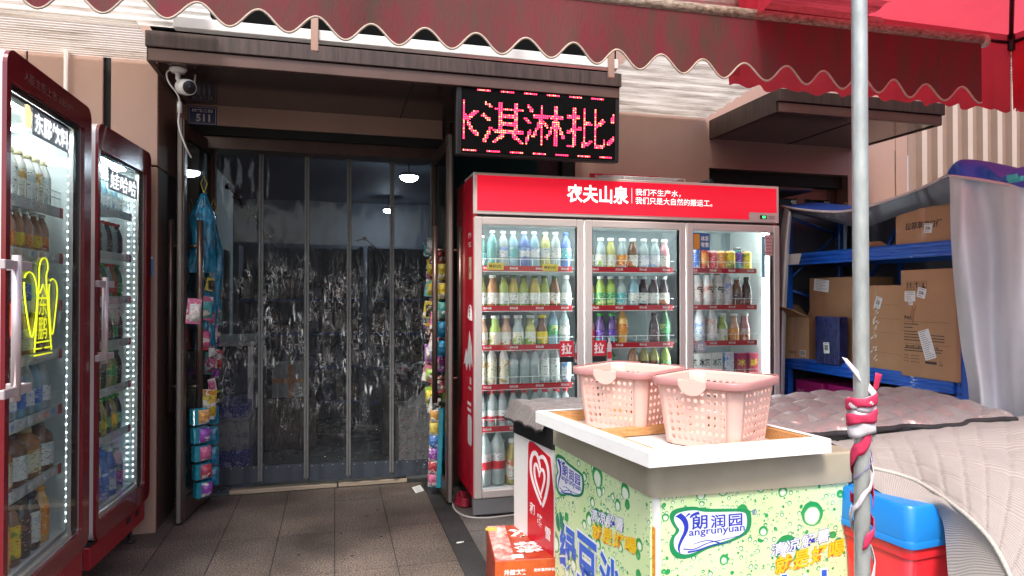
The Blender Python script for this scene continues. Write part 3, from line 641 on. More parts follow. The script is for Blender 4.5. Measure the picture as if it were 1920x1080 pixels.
    for q, (x, z) in enumerate(((.105, 1.562), (.47, 1.558))):
        g = MB(); g.box(x, x + .105, .069, .0705, z - .022, z + .022, mat('price_tag_yellow', (.75, .55, .04), .5)); addtxt(g, '特价3元', .08, .022, black, Mt(x + .05, .0685, z), .03)
        o = tag(g.build('price_tag'), ['yellow handwritten price tag at the left of the top shelf strip', 'paler yellow price tag at the right of the top shelf strip'][q], 'price tag'); o.location = (X0, Y0, 0)
    # goods
    rows = {
     (0, 0): [('round', 'teal', capW, 'teal'), ('pet', 'teal', capW, None), ('pet', 'clear', capW, 'bluew'), ('pet', 'aqua', capW, 'teal'), ('pet', 'blue', capW, 'bluew'), ('pet', 'aqua', capW, 'bluew'), ('pet', 'yel', capW, 'white'), ('pet', 'clear', capW, 'white'), ('pet', 'blue', capB, 'teal')],
     (0, 1): [('round', 'green', capDG, 'white'), ('round', 'amber', capW, 'fruit2'), ('round', 'green', capDG, 'white'), ('round', 'gtea', capDG, 'white'), ('round', 'green', capDG, 'white'), ('round', 'gtea', capDG, 'white'), ('round', 'green', capDG, 'white'), ('round', 'brown', capDG, 'fruit2'), ('round', 'clear', capW, 'white')],
     (0, 2): [('wide', 'peach', capW, 'fruit2'), ('wide', 'lime', capW, 'fruit'), ('wide', 'peach', capW, 'fruit2'), ('wide', 'clear', capW, 'fruit'), ('wide', 'yel', capW, 'fruit'), ('wide', 'brown', capY, 'yel'), ('pet', 'aqua', capW, 'green'), ('pet', 'clear', capW, 'wred')],
     (0, 3): [('slim', 'milk', capW, 'cream'), ('slim', 'milk', capW, 'cream'), ('slim', 'milk', capW, 'cream'), ('water', 'clear', capR, None), ('water', 'clear', capR, None), ('water', 'clear', capR, None), ('slim', 'clear', capW, 'white'), ('slim', 'clear', capW, 'white'), ('slim', 'clear', capW, 'bluew')],
     (0, 4): [('water', 'clear', capR, 'wred')] * 9,
     (0, 5): [('big', 'clear', capR, 'bigred'), ('big', 'clear', capR, 'bigred'), ('tea', 'gtea', capW, 'fruit2'), ('tea', 'gtea', capW, 'fruit'), ('tea', 'gtea', capW, 'fruit'), ('tea', 'gtea', capW, 'fruit2')],
     (1, 0): [('round', 'brown', capW, 'fruit'), ('round', 'clear', capW, 'fruit'), ('round', 'yel', capW, 'fruit'), ('round', 'clear', capW, 'oran'), ('round', 'brown', capW, 'fruit2'), ('round', 'clear', capW, 'bluew'), ('round', 'clear', capW, 'bluew'), ('round', 'pink', capW, 'fruit2')],
     (1, 1): [('round', 'orange', capW, 'white'), ('round', 'lime', capW, 'green'), ('round', 'lime', capW, 'green'), ('round', 'clear', capW, 'teal'), ('round', 'aqua', capW, 'white'), ('round', 'dark', capW, 'white'), ('round', 'dark', capW, 'white'), ('round', 'dark', capW, 'fruit2')],
     (1, 2): [('round', 'pink', capP, 'red'), ('round', 'purple', capG, 'purp'), ('round', 'purple', capG, 'purp'), ('pet', 'orange', capW, 'oran'), None, None, ('round', 'dark', capK, 'dk'), ('pet', 'bgreen', capW, 'green')],
     (1, 3): [None, None, ('pet', 'bgreen', capG, 'green'), None, ('pet', 'amber', capO, 'dk'), ('pet', 'gtea', capW, 'dk'), ('pet', 'yel', capW, 'dk'), ('pet', 'lime', capG, 'green')],
     (1, 4): [('water', 'clear', capR, 'wred')] * 5,
     (2, 0): [('can', 'teal', tin, 'green'), ('slimcan', 'blue', tin, 'blue'), ('slimcan', 'orange', tin, 'oran'), ('can', 'pink', tin, 'red'), ('can', 'orange', tin, 'oran'), ('can', 'orange', tin, 'yel'), ('slimcan', 'dark', tin, 'purp'), ('can', 'orange', tin, 'yel')],
     (2, 1): [('tall', 'pwhite', capK, 'pinkw'), ('tall', 'pwhite', capK, 'pinkw'), ('tall', 'pwhite', capK, 'pinkw'), ('tall', 'pwhite', capK, 'white'), ('tall', 'pwhite', capW, 'bluew'), ('round', 'brown', capW, 'dk'), ('round', 'dark', capK, 'dk')],
     (2, 2): [('tall', 'pwhite', capW, 'bluew'), ('tall', 'pwhite', capW, 'bluew'), ('tall', 'pwhite', capW, 'pinkw'), ('wide', 'lime', capW, 'fruit'), ('wide', 'peach', capW, 'oran'), ('wide', 'pink', capW, 'fruit2')],
    }
    cn = {'teal': 'teal', 'clear': 'clear', 'aqua': 'pale blue', 'blue': 'blue', 'yel': 'pale yellow', 'green': 'olive green', 'amber': 'amber', 'brown': 'brown', 'gtea': 'golden tea', 'peach': 'peach coloured', 'lime': 'lime green', 'milk': 'milky', 'orange': 'orange', 'pink': 'pink', 'dark': 'dark', 'purple': 'purple', 'pwhite': 'white', 'bgreen': 'bottle green'}
    SH = ['top', 'second', 'third', 'fourth', 'fifth', 'bottom']; DR = ['left', 'middle', 'right']
    for (k, i), lst in rows.items():
        a, b = .73 * k + .045, .73 * (k + 1) - .045
        if k == 2: b -= .09
        n = len(lst); wide = (k, i) == (0, 5)
        for q, it in enumerate(lst):
            if not it: continue
            kd, bc, cp, lb = it; step = (b - a) / n if not wide else .095
            x = a + step * (q + .5) - (.0 if not wide else .0); z = ZS[i]
            bottle(kd, Mw @ Matrix.Translation((x + random.uniform(-.004, .004), .135 + random.uniform(-.006, .01), z)), C[bc], cp, LB[lb] if lb else None,
                   f'{cn[bc]} drink {"can" if "can" in kd else "bottle"}, {ORD[q]} from left, {SH[i]} shelf, {DR[k]} door of big red fridge', f'drinks on the {SH[i]} shelf behind the {DR[k]} door', s=1.12, rot=0 if (k, i) == (2, 1) else None,
                   deco=(lambda g_: addtxt(g_, '气', .042, None, black, Mt(0, -.036, .105), .03)) if (k, i) == (2, 1) and q < 4 else (lambda g_: addtxt(g_, 'COSTA', .05, None, white, Mt(0, -.034, .06) @ Matrix.Rotation(R(-90), 4, 'Y'), .03)) if (k, i) == (2, 1) and q == 6 else None)
    for q in range(8):   # second row standing behind, visible between the front ones
        bottle('water', Mw @ Matrix.Translation((.08 + .078 * q, .24, ZS[4])), C['clear'], capR, LB['wred'], f'red capped water bottle, {ORD[q]} in back row, fifth shelf, left door of red fridge', 'water bottles in the back row of the fifth shelf')
    for q in range(5): bottle('tea', Mw @ Matrix.Translation((.24 + .085 * q, .25, ZS[5])), C['gtea'], capW, LB['fruit'], f'golden tea bottle, {ORD[q]} in back row, bottom of left door of red fridge', 'tea bottles in the back row at the bottom')
    paper = mat('carton_white', (.72, .73, .70), .4, var=.1); papr = mat('carton_red', (.4, .02, .05), .4)
    for q, (wd, m, t, tm, de) in enumerate(((.09, paper, '冰茶', black, 'white iced tea'), (.105, paper, '冰茶', black, 'wide white iced tea'), (.085, paper, '冰茶', capDG, 'white and green iced tea'), (.07, LB['bluew'], None, None, 'white and blue'), (.075, papr, '冰', capY, 'dark red plum drink'), (.07, papr, '加多', capY, 'dark red herbal drink'))):
        carton(Mw @ Matrix.Translation((1.52 + .05 + q * .098, .14, ZS[3])), wd, .06, .175 if q < 4 else .165, m, f'{de} carton, {ORD[q]} from the left on fourth shelf, right door', 'cartons on the fourth shelf behind the right door', t, tm)
    return r
red_fridge()

def side_fridge(label, loc, rz, Wd, H, zb, z0g, z1g, zs, script, top_txt, rows, nm, side):
    """tall fridge with a lit frameless-looking red door; local x to the right seen from its front"""
    r = thing('drinks_fridge', label, 'fridge', loc, rz)
    Mw = Matrix.Translation(loc) @ Matrix.Rotation(rz, 4, 'Z'); Dp = .62
    g = MB(); side_m = mat('fridge_side_silver', (.62, .58, .58), .35, .3)
    g.bbox(0, .03, .035, Dp, .11, H - .005, side_m, .003); g.bbox(Wd - .03, Wd, .035, Dp, .11, H - .005, side_m, .003); g.box(.03, Wd - .03, .035, Dp, H - .035, H - .01, side_m)
    g.box(.03, Wd - .03, Dp - .04, Dp, .11, H - .035, innerd); g.box(.03, Wd - .03, .05, Dp - .04, z0g - .03, z0g, inner); g.box(.03, Wd - .03, .05, Dp - .04, H - .12, H - .1, inner)
    for x in (.0301, Wd - .0361): g.box(x, x + .006, .05, Dp - .04, z0g, H - .12, inner)
    g.build('cabinet', r)
    g = MB(); g.bbox(.0, Wd, .0, .03, .11, zb - .02, mat('fridge_base_red', (.28, .012, .02), .35), .003); g.box(0.01, Wd - .01, .004, .03, zb - .018, zb - .002, gap); g.bbox(0, Wd, .02, .05, .095, .108, black, .002)
    g.bbox(Wd * .62, Wd * .69, -.004, 0, .17, .2, black, .001); g.bbox(Wd * .8, Wd * .86, -.004, 0, .17, .2, black, .001)
    g.build('plinth', r)
    for x in (.05, Wd - .05):
        for y in (.06, Dp - .06): g = MB(); g.lathe([(.03, 0), (.03, .012), (.012, .016), (.012, .094)], black, 10, c=(x, y, 0)); g.build('foot', r)
    g = MB(); outer = rrect(0, Wd, zb, H, .05, 6); hole = rrect(.03, Wd - .08, z0g, z1g, .012, 2)[::-1]
    g.prism(outer, -.025, -.012, dredm, holes=[hole]); g.prism(rrect(.001, Wd - .001, zb + .001, H - .001, .05, 6), -.0119, .03, side_m, holes=[rrect(.031, Wd - .081, z0g, z1g, .012, 2)[::-1]]); d = g.build('door', r)
    if top_txt: g = MB(); addtxt(g, top_txt, .42, .035, mat('faint_grey_print', (.22, .1, .1), .4), Mt(.33, -.026, H - .055), .008); g.build('lettering', d)
    g = MB(); g.box(.031, Wd - .081, -.012, -.009, z0g, z1g, pane); pn = g.build('pane', d)
    g = MB(); fr = mat('pane_black_edge', (.01, .012, .012), .2)
    g.box(Wd - .145, Wd - .0815, -.0085, -.006, z0g, z1g, fr); g.box(.032, Wd - .145, -.0085, -.004, z1g - .02, z1g, fr); g.box(.032, Wd - .145, -.0085, -.004, z0g, z0g + .02, alu); g.build('inner_edge', d)
    script(MB(), pn, Wd, H)
    hz0, hz1 = side['h']; hx = side['hx']
    g = MB(); hm = mat('pinkish_steel', (.6, .52, .53), .3, .5); g.tube([(hx, -.085, hz0 - .03), (hx, -.085, hz1 + .03)], .013, hm, 10)
    for z in (hz0, hz1): g.bbox(hx - .09, hx + .013, -.092, -.078, z - .014, z + .014, hm, .002); g.bbox(hx + .0135, .016, -.092, -.078, z - .014, z + .014, hm, .002); g.bbox(.002, .016, -.0775, -.0255, z - .014, z + .014, hm, .002)
    g.build('handle', d)
    g = MB()
    for (lx, ly) in side['leds']:
        z = z0g + .03
        while z < z1g - .09: g.add([(lx - .003, ly, z), (lx + .003, ly, z), (lx + .003, ly, z + .006), (lx - .003, ly, z + .006)], [(0, 1, 2, 3)], led); z += .033
    g.box(.0365, .046, .052, .056, z0g + .03, z1g - .1, ledfill); g.box(.06, Wd - .16, .055, .07, H - .128, H - .122, ledfill)  # near-side and top tubes added to brighten the goods
    lx, ly = side['leds'][0]; g.box(lx - .009, lx + .009, ly + .002, ly + .005, z0g + .02, z1g - .08, inner)
    for xx in (.15, .4, .6): g.lathe([(.03, 0), (.03, .004)], ledsoft, 12, c=(xx * Wd / .7, .2, H - .128))
    g.build('led_strip', r, fix=False)
    for i, z in enumerate(zs):
        g = MB(); g.box(.036, Wd - .12, .05, .45, z - .004, z, wire); sh = g.build('shelf', r)
        g = MB(); g.box(.036, Wd - .13, .036, .040, z - .026, z + .014, clearstrip)
        for q in range(9): x = .06 + q * (Wd - .22) / 8; g.box(x, x + .035, .034, .0355, z - .016, z + .006, random.choice([LB['bluew'], LB['pinkw'], LB['white']]))
        g.box(Wd - .16, Wd - .13, .033, .035, z - .026, z + .014, capR); g.build('price_rail', sh)
        if i == 0:
            g = MB()
            for h in (.05, .075): g.tube([(.04, .042, z + h), (Wd - .13, .042, z + h)], .0022, wire, 5, cap=False)
            for q in range(12): x = .05 + q * (Wd - .19) / 11; g.tube([(x, .042, z), (x, .042, z + .078)], .0018, wire, 4, cap=False)
            g.build('guard_wire', sh)
    cnt = 0
    SHN = ['top', 'second', 'third', 'fourth', 'fifth', 'sixth', 'bottom']
    for i, row in enumerate(rows):
        if row is None: continue
        kd, items, n, sc, de = row
        step = (Wd - .18) / n
        for rr in (0, 1):
            for q in range(n):
                bc, cp, lb = items[(q + rr) % len(items)]
                x = .05 + step * (q + .5); y = .095 + rr * .085 * (1.5 if kd in ('jug', 'big') else 1)
                z = (zs + [z0g])[i]
                bottle(kd, Mw @ Matrix.Translation((x, y, z + .001)), C[bc], cp, LB[lb] if lb else None,
                       f'{de}, {ORD[q]} from near end, {"front" if rr == 0 else "back"} row, {SHN[i]} level, {nm}', f'{de}s on the {SHN[i]} level of the {nm}', s=sc, seg=12)
    return r
def sc1(g, par, Wd, H):
    for_t = whglow
    g.prism([(.155, 1.945), (.195, 1.945), (.205, 2.0), (.19, 2.005), (.185, 2.02), (.165, 2.02), (.16, 2.005), (.145, 2.0)], -.0165, -.0125, mat('mascot_mug_cream', (.8, .6, .3), .4, emit=.6, ec=(1, .7, .35)))
    g.box(.212, .532, -.0135, -.0125, 1.93, 2.022, mat('sign_greyblue', (.22, .27, .30), .4)); addtxt(g, '东鹏饮料', .30, .075, whglow, Mt(.372, -.017, 1.976), .025); g.build('window_sign', par)
    g = MB(); Q = Matrix(((.8, 0, 0, -.102), (0, 1, 0, 0), (0, 0, .55, .598), (0, 0, 0, 1))); Y_ = mat('yellow_neon_print', (.75, .8, .02), .4, emit=.35, ec=(.8, .85, .02)); w_ = .0045; y = -.016
    def ln(p, rr=w_): g.tube([tuple(Q @ Vector((a, y, b))) for a, b in p], rr * .62, Y_, 5)
    ln(chaikin([(.42, 1.06), (.465, 1.5), (.46, 1.60), (.49, 1.66), (.545, 1.66), (.56, 1.59), (.535, 1.56), (.545, 1.45), (.60, 1.06)], 2, False))
    ln(chaikin([(.31, 1.50), (.345, 1.57), (.42, 1.55), (.455, 1.40), (.41, 1.16), (.385, 1.16), (.345, 1.30)], 2)); ln(chaikin([(.565, 1.5), (.61, 1.54), (.67, 1.48), (.64, 1.30), (.615, 1.16), (.595, 1.16), (.575, 1.30)], 2))
    ln([(.43, 1.12), (.595, 1.12)]); ln([(.425, 1.08), (.49, 1.08)]); ln([(.53, 1.08), (.60, 1.08)]); ln([(.42, 1.04), (.605, 1.04)]); ln([(.47, 1.43), (.505, 1.49), (.54, 1.42)])
    addtxt(g, '东', .085, .14, Y_, Q @ Mt(.505, y, 1.36), .012); addtxt(g, '鹏', .09, .15, Y_, Q @ Mt(.505, y, 1.21), .01); g.build('bird_print', par)
    g = MB(); g.prism(rrect(.03, .065, 1.24, 1.36, .01), -.0165, -.0125, mat('red_outline_print', (.6, .06, .02), .4), holes=[rrect(.036, .059, 1.246, 1.354, .008)[::-1]]); g.build('seal_print', par)
def sc2(g, par, Wd, H):
    g.box(.15, .535, -.0135, -.0125, 1.895, 1.995, mat('sign_greyblue', (.22, .27, .30), .4)); addtxt(g, '娃哈哈', .35, .085, whglow, Mt(.342, -.017, 1.945), .015, shear=.15); g.build('window_sign', par)
side_fridge('dark red drinks fridge with yellow bird print at the left picture edge', (-1.015, 2.41, 0), R(90), .75, 2.16, .345, .42, 2.06, [1.71, 1.53, 1.345, 1.155, .935, .70], sc1, 'A股主板上市 605499',
 [('tall', [('milk', capT, 'cream'), ('milk', capT, 'white')], 8, .88, 'tan capped white bottle'), ('water', [('amber', capW, 'yel'), ('peach', capW, 'oran')], 8, .78, 'orange tea bottle'), ('round', [('clear', capW, 'bluew'), ('green', capW, 'blue'), ('clear', capW, 'teal')], 7, .9, 'clear drink bottle'),
  ('jug', [('amber', capW, 'cream'), ('brown', capW, 'dk')], 4, .78, 'amber tea jug'), ('water', [('aqua', capW, 'blue'), ('clear', capW, 'bluew')], 8, 1.0, 'blue wrapped water bottle'), ('jug', [('brown', capK, 'white'), ('amber', capT, 'cream')], 5, .85, 'large brown tea bottle'), ('tall', [('dark', capK, 'dk'), ('dark', capK, 'white'), ('orange', capO, 'oran'), ('brown', capK, 'yel')], 7, 1.0, 'soft drink bottle')],
 'bird print fridge', dict(h=(1.09, 1.47), hx=-.075, leds=[(.712, .047)]))
side_fridge('narrower dark red drinks fridge with silver side standing nearer the shop door', (-1.085, 3.475, 0), R(90 - 3.7), .73, 2.185, .235, .33, 2.06, [1.81, 1.585, 1.36, 1.135, .90, .66], sc2, None,
 [('water', [('aqua', capW, 'bluew'), ('clear', capW, 'white')], 8, .85, 'pale clear drink bottle'), ('water', [('clear', capR, None), ('dark', capR, 'dk')], 8, .85, 'clear bottle with red cap'), ('water', [('amber', capR, 'red'), ('bgreen', capG, 'green'), ('clear', capR, 'wred')], 8, .88, 'green or amber drink bottle'), ('round', [('bgreen', capK, 'green'), ('dark', capK, 'dk')], 8, .95, 'dark green bottle'),
  ('pet', [('green', capG, 'green'), ('dark', capK, 'dk'), ('gtea', capG, 'green')], 8, .85, 'green tea bottle'), ('water', [('gtea', capG, 'yel'), ('dark', capG, 'green')], 8, .9, 'golden green bottle'), ('tea', [('blue', capB, 'blue'), ('blue', capW, 'bluew'), ('clear', capW, 'purp')], 6, .98, 'blue sports drink bottle')],
 'silver sided fridge', dict(h=(1.10, 1.43), hx=-.075, leds=[(.694, .05), (.69, .08)]))  # second led row stands in for the first row's reflection
# ---------------- doorway: glass leaves, curtain, hanging goods ----------------
leafglass = glassy('door_glass', (.55, .6, .58), .05, .02)
handlem = mat('brown_handle', (.14, .095, .08), .3, .7)
def leaf(label, p0, p1, out):
    """p0 hinge, p1 free edge"""
    p0 = Vector((*p0, 0)); p1 = Vector((*p1, 0)); L_ = (p1 - p0).length; a = math.atan2((p1 - p0).y, (p1 - p0).x)
    r = thing('glass_door', label, 'door', p0, a, 'open glass door leaves of the shop')
    g = MB(); T = .022
    g.bbox(0, .06, -T, T, .02, 2.42, framem, .004); g.bbox(L_ - .05, L_, -T, T, .02, 2.44, framem, .004); g.bbox(L_ - .0005, L_ + .012, -T * .5, T * .5, .02, 2.44, mat('edge_brush', (.2, .18, .16), .6, .3), .002)
    g.bbox(.06, L_ - .05, -T, T, 2.34, 2.42, framem, .004); g.bbox(.06, L_ - .05, -T, T, .02, .14, framem, .004); g.build('frame', r)
    g = MB(); g.box(.06, L_ - .05, -.004, .004, .14, 2.34, leafglass); g.build('pane', r)
    for sgn in (-1, 1):
        g = MB(); hx = L_ - .09; yy = sgn * .085
        g.tube([(hx, yy, .66), (hx, yy, 1.84)], .019, handlem, 12)
        for z in (.82, 1.68): g.tube([(hx, sgn * .02, z), (hx, yy, z)], .011, handlem, 8)
        g.build('handle', r)
    return r
leaf('left open glass door leaf with blue bags hanging inside it', (-.815, 4.98), (-.895, 4.37), 1)
leaf('right open glass door leaf next to the big red fridge', (.72, 4.98), (.735, 4.35), -1)

filmm = glassy('clear_film', (.76, .78, .79), .05, .07, bump=1.0, bs=13, stretch=(1.3, 1, .42), base=(.3, .32, .36), basef=.03, det=5, dist=2.2, bd=.09, crease_shine=True)
filmup = glassy('clear_film_flat', (.72, .75, .79), .03, .09, bump=.16, bs=5, base=(.28, .31, .38), basef=.06, stretch=(1, 1, .7))
seamm = mat('curtain_seam', (.17, .17, .165), .5, var=.3, vs=30); bluehem = mat('curtain_hem', (.045, .055, .072), .55, var=.25, vs=14)
from mathutils import noise
cur = thing('plastic_curtain', 'clear wrinkled magnetic plastic curtain of five strips hanging in the doorway', 'curtain', (0, 4.95, 0))
ex = [-.80, -.497, -.191, .10, .405, .70]
for k in range(5):
    a, b = ex[k], ex[k + 1]; nx, nz = 34, 150; rows = []; zt = 2.41 - .002 * k; zl = .20 - .012 * k * .6
    def fy(x, z, k=k, a=a, b=b):
        t = max(0, min(1, (1.72 - z) / .5)); t2 = .12 + .88 * t * t; t2 *= max(0.15, min(1, (z - .15) / .5))
        edge = min(1, (x - a) / .03, (b - x) / .03); edge = max(0, edge)
        n1 = noise.noise(Vector((x * 9, z * 2.3, k * 3.1))); n2 = noise.noise(Vector((x * 30, z * 9, k + 5.5))); n3 = 1 - abs(noise.noise(Vector((x * 16, z * 3.5, k + 9.5)))) * 2
        return (n1 * .03 + n2 * .010 + n3 * .012) * t2 * edge
    for i in range(nz + 1):
        z = zt + (zl - zt) * i / nz; rows.append([(a + .008 + (b - a - .016) * j / nx, fy(a + .008 + (b - a - .016) * j / nx, z), z) for j in range(nx + 1)])
    sp = int(nz * .3)
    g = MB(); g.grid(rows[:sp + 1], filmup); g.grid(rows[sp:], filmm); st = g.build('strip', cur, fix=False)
    g = MB(); g.grid([[(a + .008 + (b - a - .016) * j / 10, .008 * math.sin(j * 1.3 + k), z) for j in range(11)] for z in (zl - .004, zl - .06, zl - .125)], bluehem)
    for q in range(4): x = a + .04 + q * (b - a - .08) / 3; g.lathe([(.003, 0), (.003, .002)], alu, 6, M4=Mt(x, -.012, zl - .015, rx=R(90)))
    g.build('hem', st, fix=False)
    g = MB(); g.add([(a + .01, -.012, zt + .005), (b - .01, -.012, zt + .005), (b - .01, -.012, zt - .018), (a + .01, -.012, zt - .018)], [(0, 1, 2, 3)], mat('silver_tape', (.4, .4, .39), .4, .3, var=.5, vs=40)); g.build('top_tape', st, fix=False)
for k in range(6):
    g = MB(); a = ex[k]; g.bbox(a - .016, a - .002, -.016, -.010, .085, 2.41, seamm, .002); g.bbox(a + .002, a + .016, -.016, -.010, .085, 2.41, seamm, .002); g.box(a - .004, a + .004, -.0125, -.008, .085, 2.41, mat('seam_dark', (.05, .05, .05), .6)); g.build('seam', cur)
g = MB(); g.tube([(-.80, 0, 2.43), (.70, 0, 2.42)], .012, framem, 8); g.build('rail', cur)

# hanging goods on the inner side of the two leaves
bluef = mat('blue_bag_film', (.02, .33, .58), .2, var=.75, vs=26, coat=.7, stretch=(1, 1, .5), bump=1, bs=22); bluec = mat('blue_blister', (.02, .28, .38), .25, var=.3, vs=40, coat=.6)
def cols_(n): return {'pink': (.7, .12, .28), 'orange': (.75, .33, .03), 'yellow': (.8, .6, .03), 'purple': (.35, .05, .45), 'red': (.6, .03, .05), 'green': (.3, .6, .06), 'teal': (.05, .5, .5), 'white': (.7, .7, .68), 'blue': (.05, .2, .6), 'black': (.03, .03, .03)}[n]
_c = cols_
def cols_(n): return tuple(q * .72 + .02 for q in _c(n))
def packet(cn, cn2):
    return labelmat('packet_%s_%s' % (cn, cn2), cols_(cn), cols_(cn2), (.7, .65, .6))
def pouch(g, c, wd, h, d, m, rz=0, n=9, tp=0):
    rows = []
    for i in range(n + 1):
        t = i / n; bulge = math.sin(math.pi * t) ** .6
        k_ = 1 if not tp else min(1, .22 + 2.4 * t) * (1 + .12 * math.sin(t * 9 + wd * 80)); rows.append([((-wd / 2 + wd * j / n) * k_, -d * bulge * math.sin(math.pi * j / n) ** .6 * (1 + .8 * noise.noise(Vector((j * .9 + wd * 99, i * .8, c[2] * 50)))), h * (.5 - t)) for j in range(n + 1)])
    M4 = Mt(*c, rz=rz); g.grid(rows, m, True, M4); g.grid([[(x, -y * .4 + .002, z) for x, y, z in r_] for r_ in rows], m, True, M4)
def hang(name, label, cat, P, build, group=None, rz=0):
    r = thing(name, label, cat, P, rz, group); build(r); return r
# left leaf faces +x on its inner side
LX = [(-.835, 4.62), (-.80, 4.72)]
def bluebag(P, wd, h, label, i):
    def f(r):
        g = MB(); pouch(g, (0, 0, -h / 2), wd, h, .05, bluef, 0, 14, 1); g.build('bag', r)
        g = MB(); g.tube([(0, -.01, 0), (-.02, -.01, .06), (0, -.005, .11), (.02, -.01, .06), (0, -.01, 0)], .003, mat('yellow_string', (.7, .55, .05), .6), 5); g.build('string', r)
    return hang('hanging_bag', label, 'bag', P, f, 'blue bags hanging on the left door leaf', R(28))
bluebag((-.80, 4.55, 2.02), .15, .50, 'largest blue film bag hanging highest on the left glass door', 0)
bluebag((-.775, 4.75, 1.90), .12, .62, 'long blue film bag hanging behind the handle on the left glass door', 1)
bluebag((-.80, 4.66, 1.45), .13, .42, 'lower blue film bag with dark creases hanging on the left glass door', 2)
def card(P, wd, h, m1, m2, rz, name, label, group, tilt=0):
    def f(r):
        g = MB(); g.bbox(-wd / 2, wd / 2, -.002, .001, -h, 0, m1, .0015, Matrix.Rotation(tilt, 4, 'Y')); g.build('card', r)
        g = MB(); pouch(g, (0, -.003, -h * .55), wd * .8, h * .7, .03, m2); g.build('blister', r)
    return hang(name, label, 'packaged goods', P, f, group, rz)
cl = [('pink', 'white'), ('pink', 'teal'), ('red', 'pink'), ('pink', 'white'), ('teal', 'pink'), ('red', 'white')]
for i in range(6):
    u, v = [(366, 560), (388, 556), (384, 612), (398, 606), (396, 660), (406, 655)][i]
    p = W(u, v, X=-.80 + .02 * (i % 2))
    card(p, .085, .15, packet(*cl[i]), packet(cl[i][1], cl[i][0]), R(35), 'blister_pack', f'{cl[i][0]} blister pack on the left glass door, {ORD[i]} from the top of the pink packs', 'pink packs hanging on the left door leaf', .1)
p = W(392, 730, X=-.77); card(p, .11, .19, packet('orange', 'black'), packet('yellow', 'black'), R(35), 'blister_pack', 'orange card pack with a black tool hanging low on the left glass door', None, .12)
for i in range(5):
    p = W(368 + i * 1.5, 765 + i * 34, X=-.815)
    def f(r, i=i):
        g = MB(); g.bbox(-.045, .05, -.05, 0, -.10, 0, bluec, .006); g.build('tray', r)
        g = MB(); pouch(g, (.02, -.052, -.05), .07, .085, .025, packet(['orange', 'purple', 'pink', 'red', 'purple'][i], 'blue')); g.build('sweet', r)
    hang('hanging_pouch', f'blue tray of coloured sweets low on the left glass door, {ORD[i]} from the top', 'packaged goods', p, f, 'blue trays hanging low on the left door leaf', R(40))
for i in range(4):
    p = W(399, 760 + i * 38, X=-.765)
    def f(r, i=i):
        g = MB(); g.bbox(-.035, .035, -.03, 0, -.12, 0, bluec, .008); pouch(g, (0, -.031, -.06), .06, .1, .015, bluef); g.build('pouch', r)
    hang('hanging_pouch', f'plain teal pouch behind the blue trays beside the curtain, {ORD[i]} from the top', 'packaged goods', p, f, 'plain teal pouches beside the curtain', R(10))
rc = [('black', 'white'), ('black', 'red'), ('orange', 'yellow'), ('yellow', 'red'), ('teal', 'yellow'), ('black', 'teal'), ('yellow', 'black'), ('pink', 'white'), ('orange', 'black'), ('white', 'red'), ('purple', 'white'), ('purple', 'pink'), ('pink', 'green'), ('red', 'white'), ('green', 'yellow'), ('white', 'black')]
for i in range(16):
    u = 806 + (i % 2) * 12 + (3 if i < 6 else 0); v = 445 + i * 20
    p = W(u, v, Y=4.72 - .12 * (i % 2))
    card(p, .075, .12, packet(*rc[i]), packet(rc[i][1], rc[i][0]), R(-25 + 12 * (i % 3)), 'snack_packet', f'{rc[i][0]} and {rc[i][1]} snack packet hanging on the right glass door, {ORD[i] if i < 15 else "last"} from the top', 'snack packets hanging on the right door leaf', .25 * math.sin(i * 2.2))
for i in range(5):
    p = W(829, 640 - i * 36, Y=4.55); 
    def f(r, i=i):
        g = MB(); pouch(g, (0, 0, -.05), .06, .11, .03, [bluef, bluef, packet('teal', 'yellow'), packet('yellow', 'orange'), packet('yellow', 'black')][i]); g.build('bag', r)
    hang('hanging_bag', f'{["blue", "blue", "teal", "yellow", "yellow"][i]} bag between the right door handle and glass, {ORD[4 - i]} from the top', 'bag', p, f, 'bags hanging at the right door handle', R(-10))
for i in range(6):
    p = W(821 - i * .8, 765 + i * 24, Y=4.60)
    def f(r, i=i):
        g = MB(); g.bbox(-.04, .045, -.03, .02, -.105, 0, bluec, .006); g.build('tray', r)
        g = MB(); pouch(g, (-.02, -.032, -.05), .06, .085, .02, packet(['orange', 'yellow', 'blue', 'purple', 'red', 'pink'][i], 'white')); g.build('sweet', r)
    hang('hanging_pouch', f'bright blue tray low on the right glass door, {ORD[i]} from the top', 'packaged goods', p, f, 'bright blue trays low on the right door leaf', R(-18))
g = MB(); rows = [[(W(775 + 30 * j / 12 + 12 * (1 - i / 20), 760 + i * 6.2, Y=4.72 + .03 * math.sin(j * 1.7 + i * .5))) for j in range(13)] for i in range(21)]
g.grid([[tuple(p) for p in r_] for r_ in rows], glassy('packing_film', (.85, .87, .88), .12, .08, bump=.6, bs=30)); tag(g.build('film_cover', fix=False), 'crumpled clear plastic film hanging by the lower right end of the curtain', 'film')
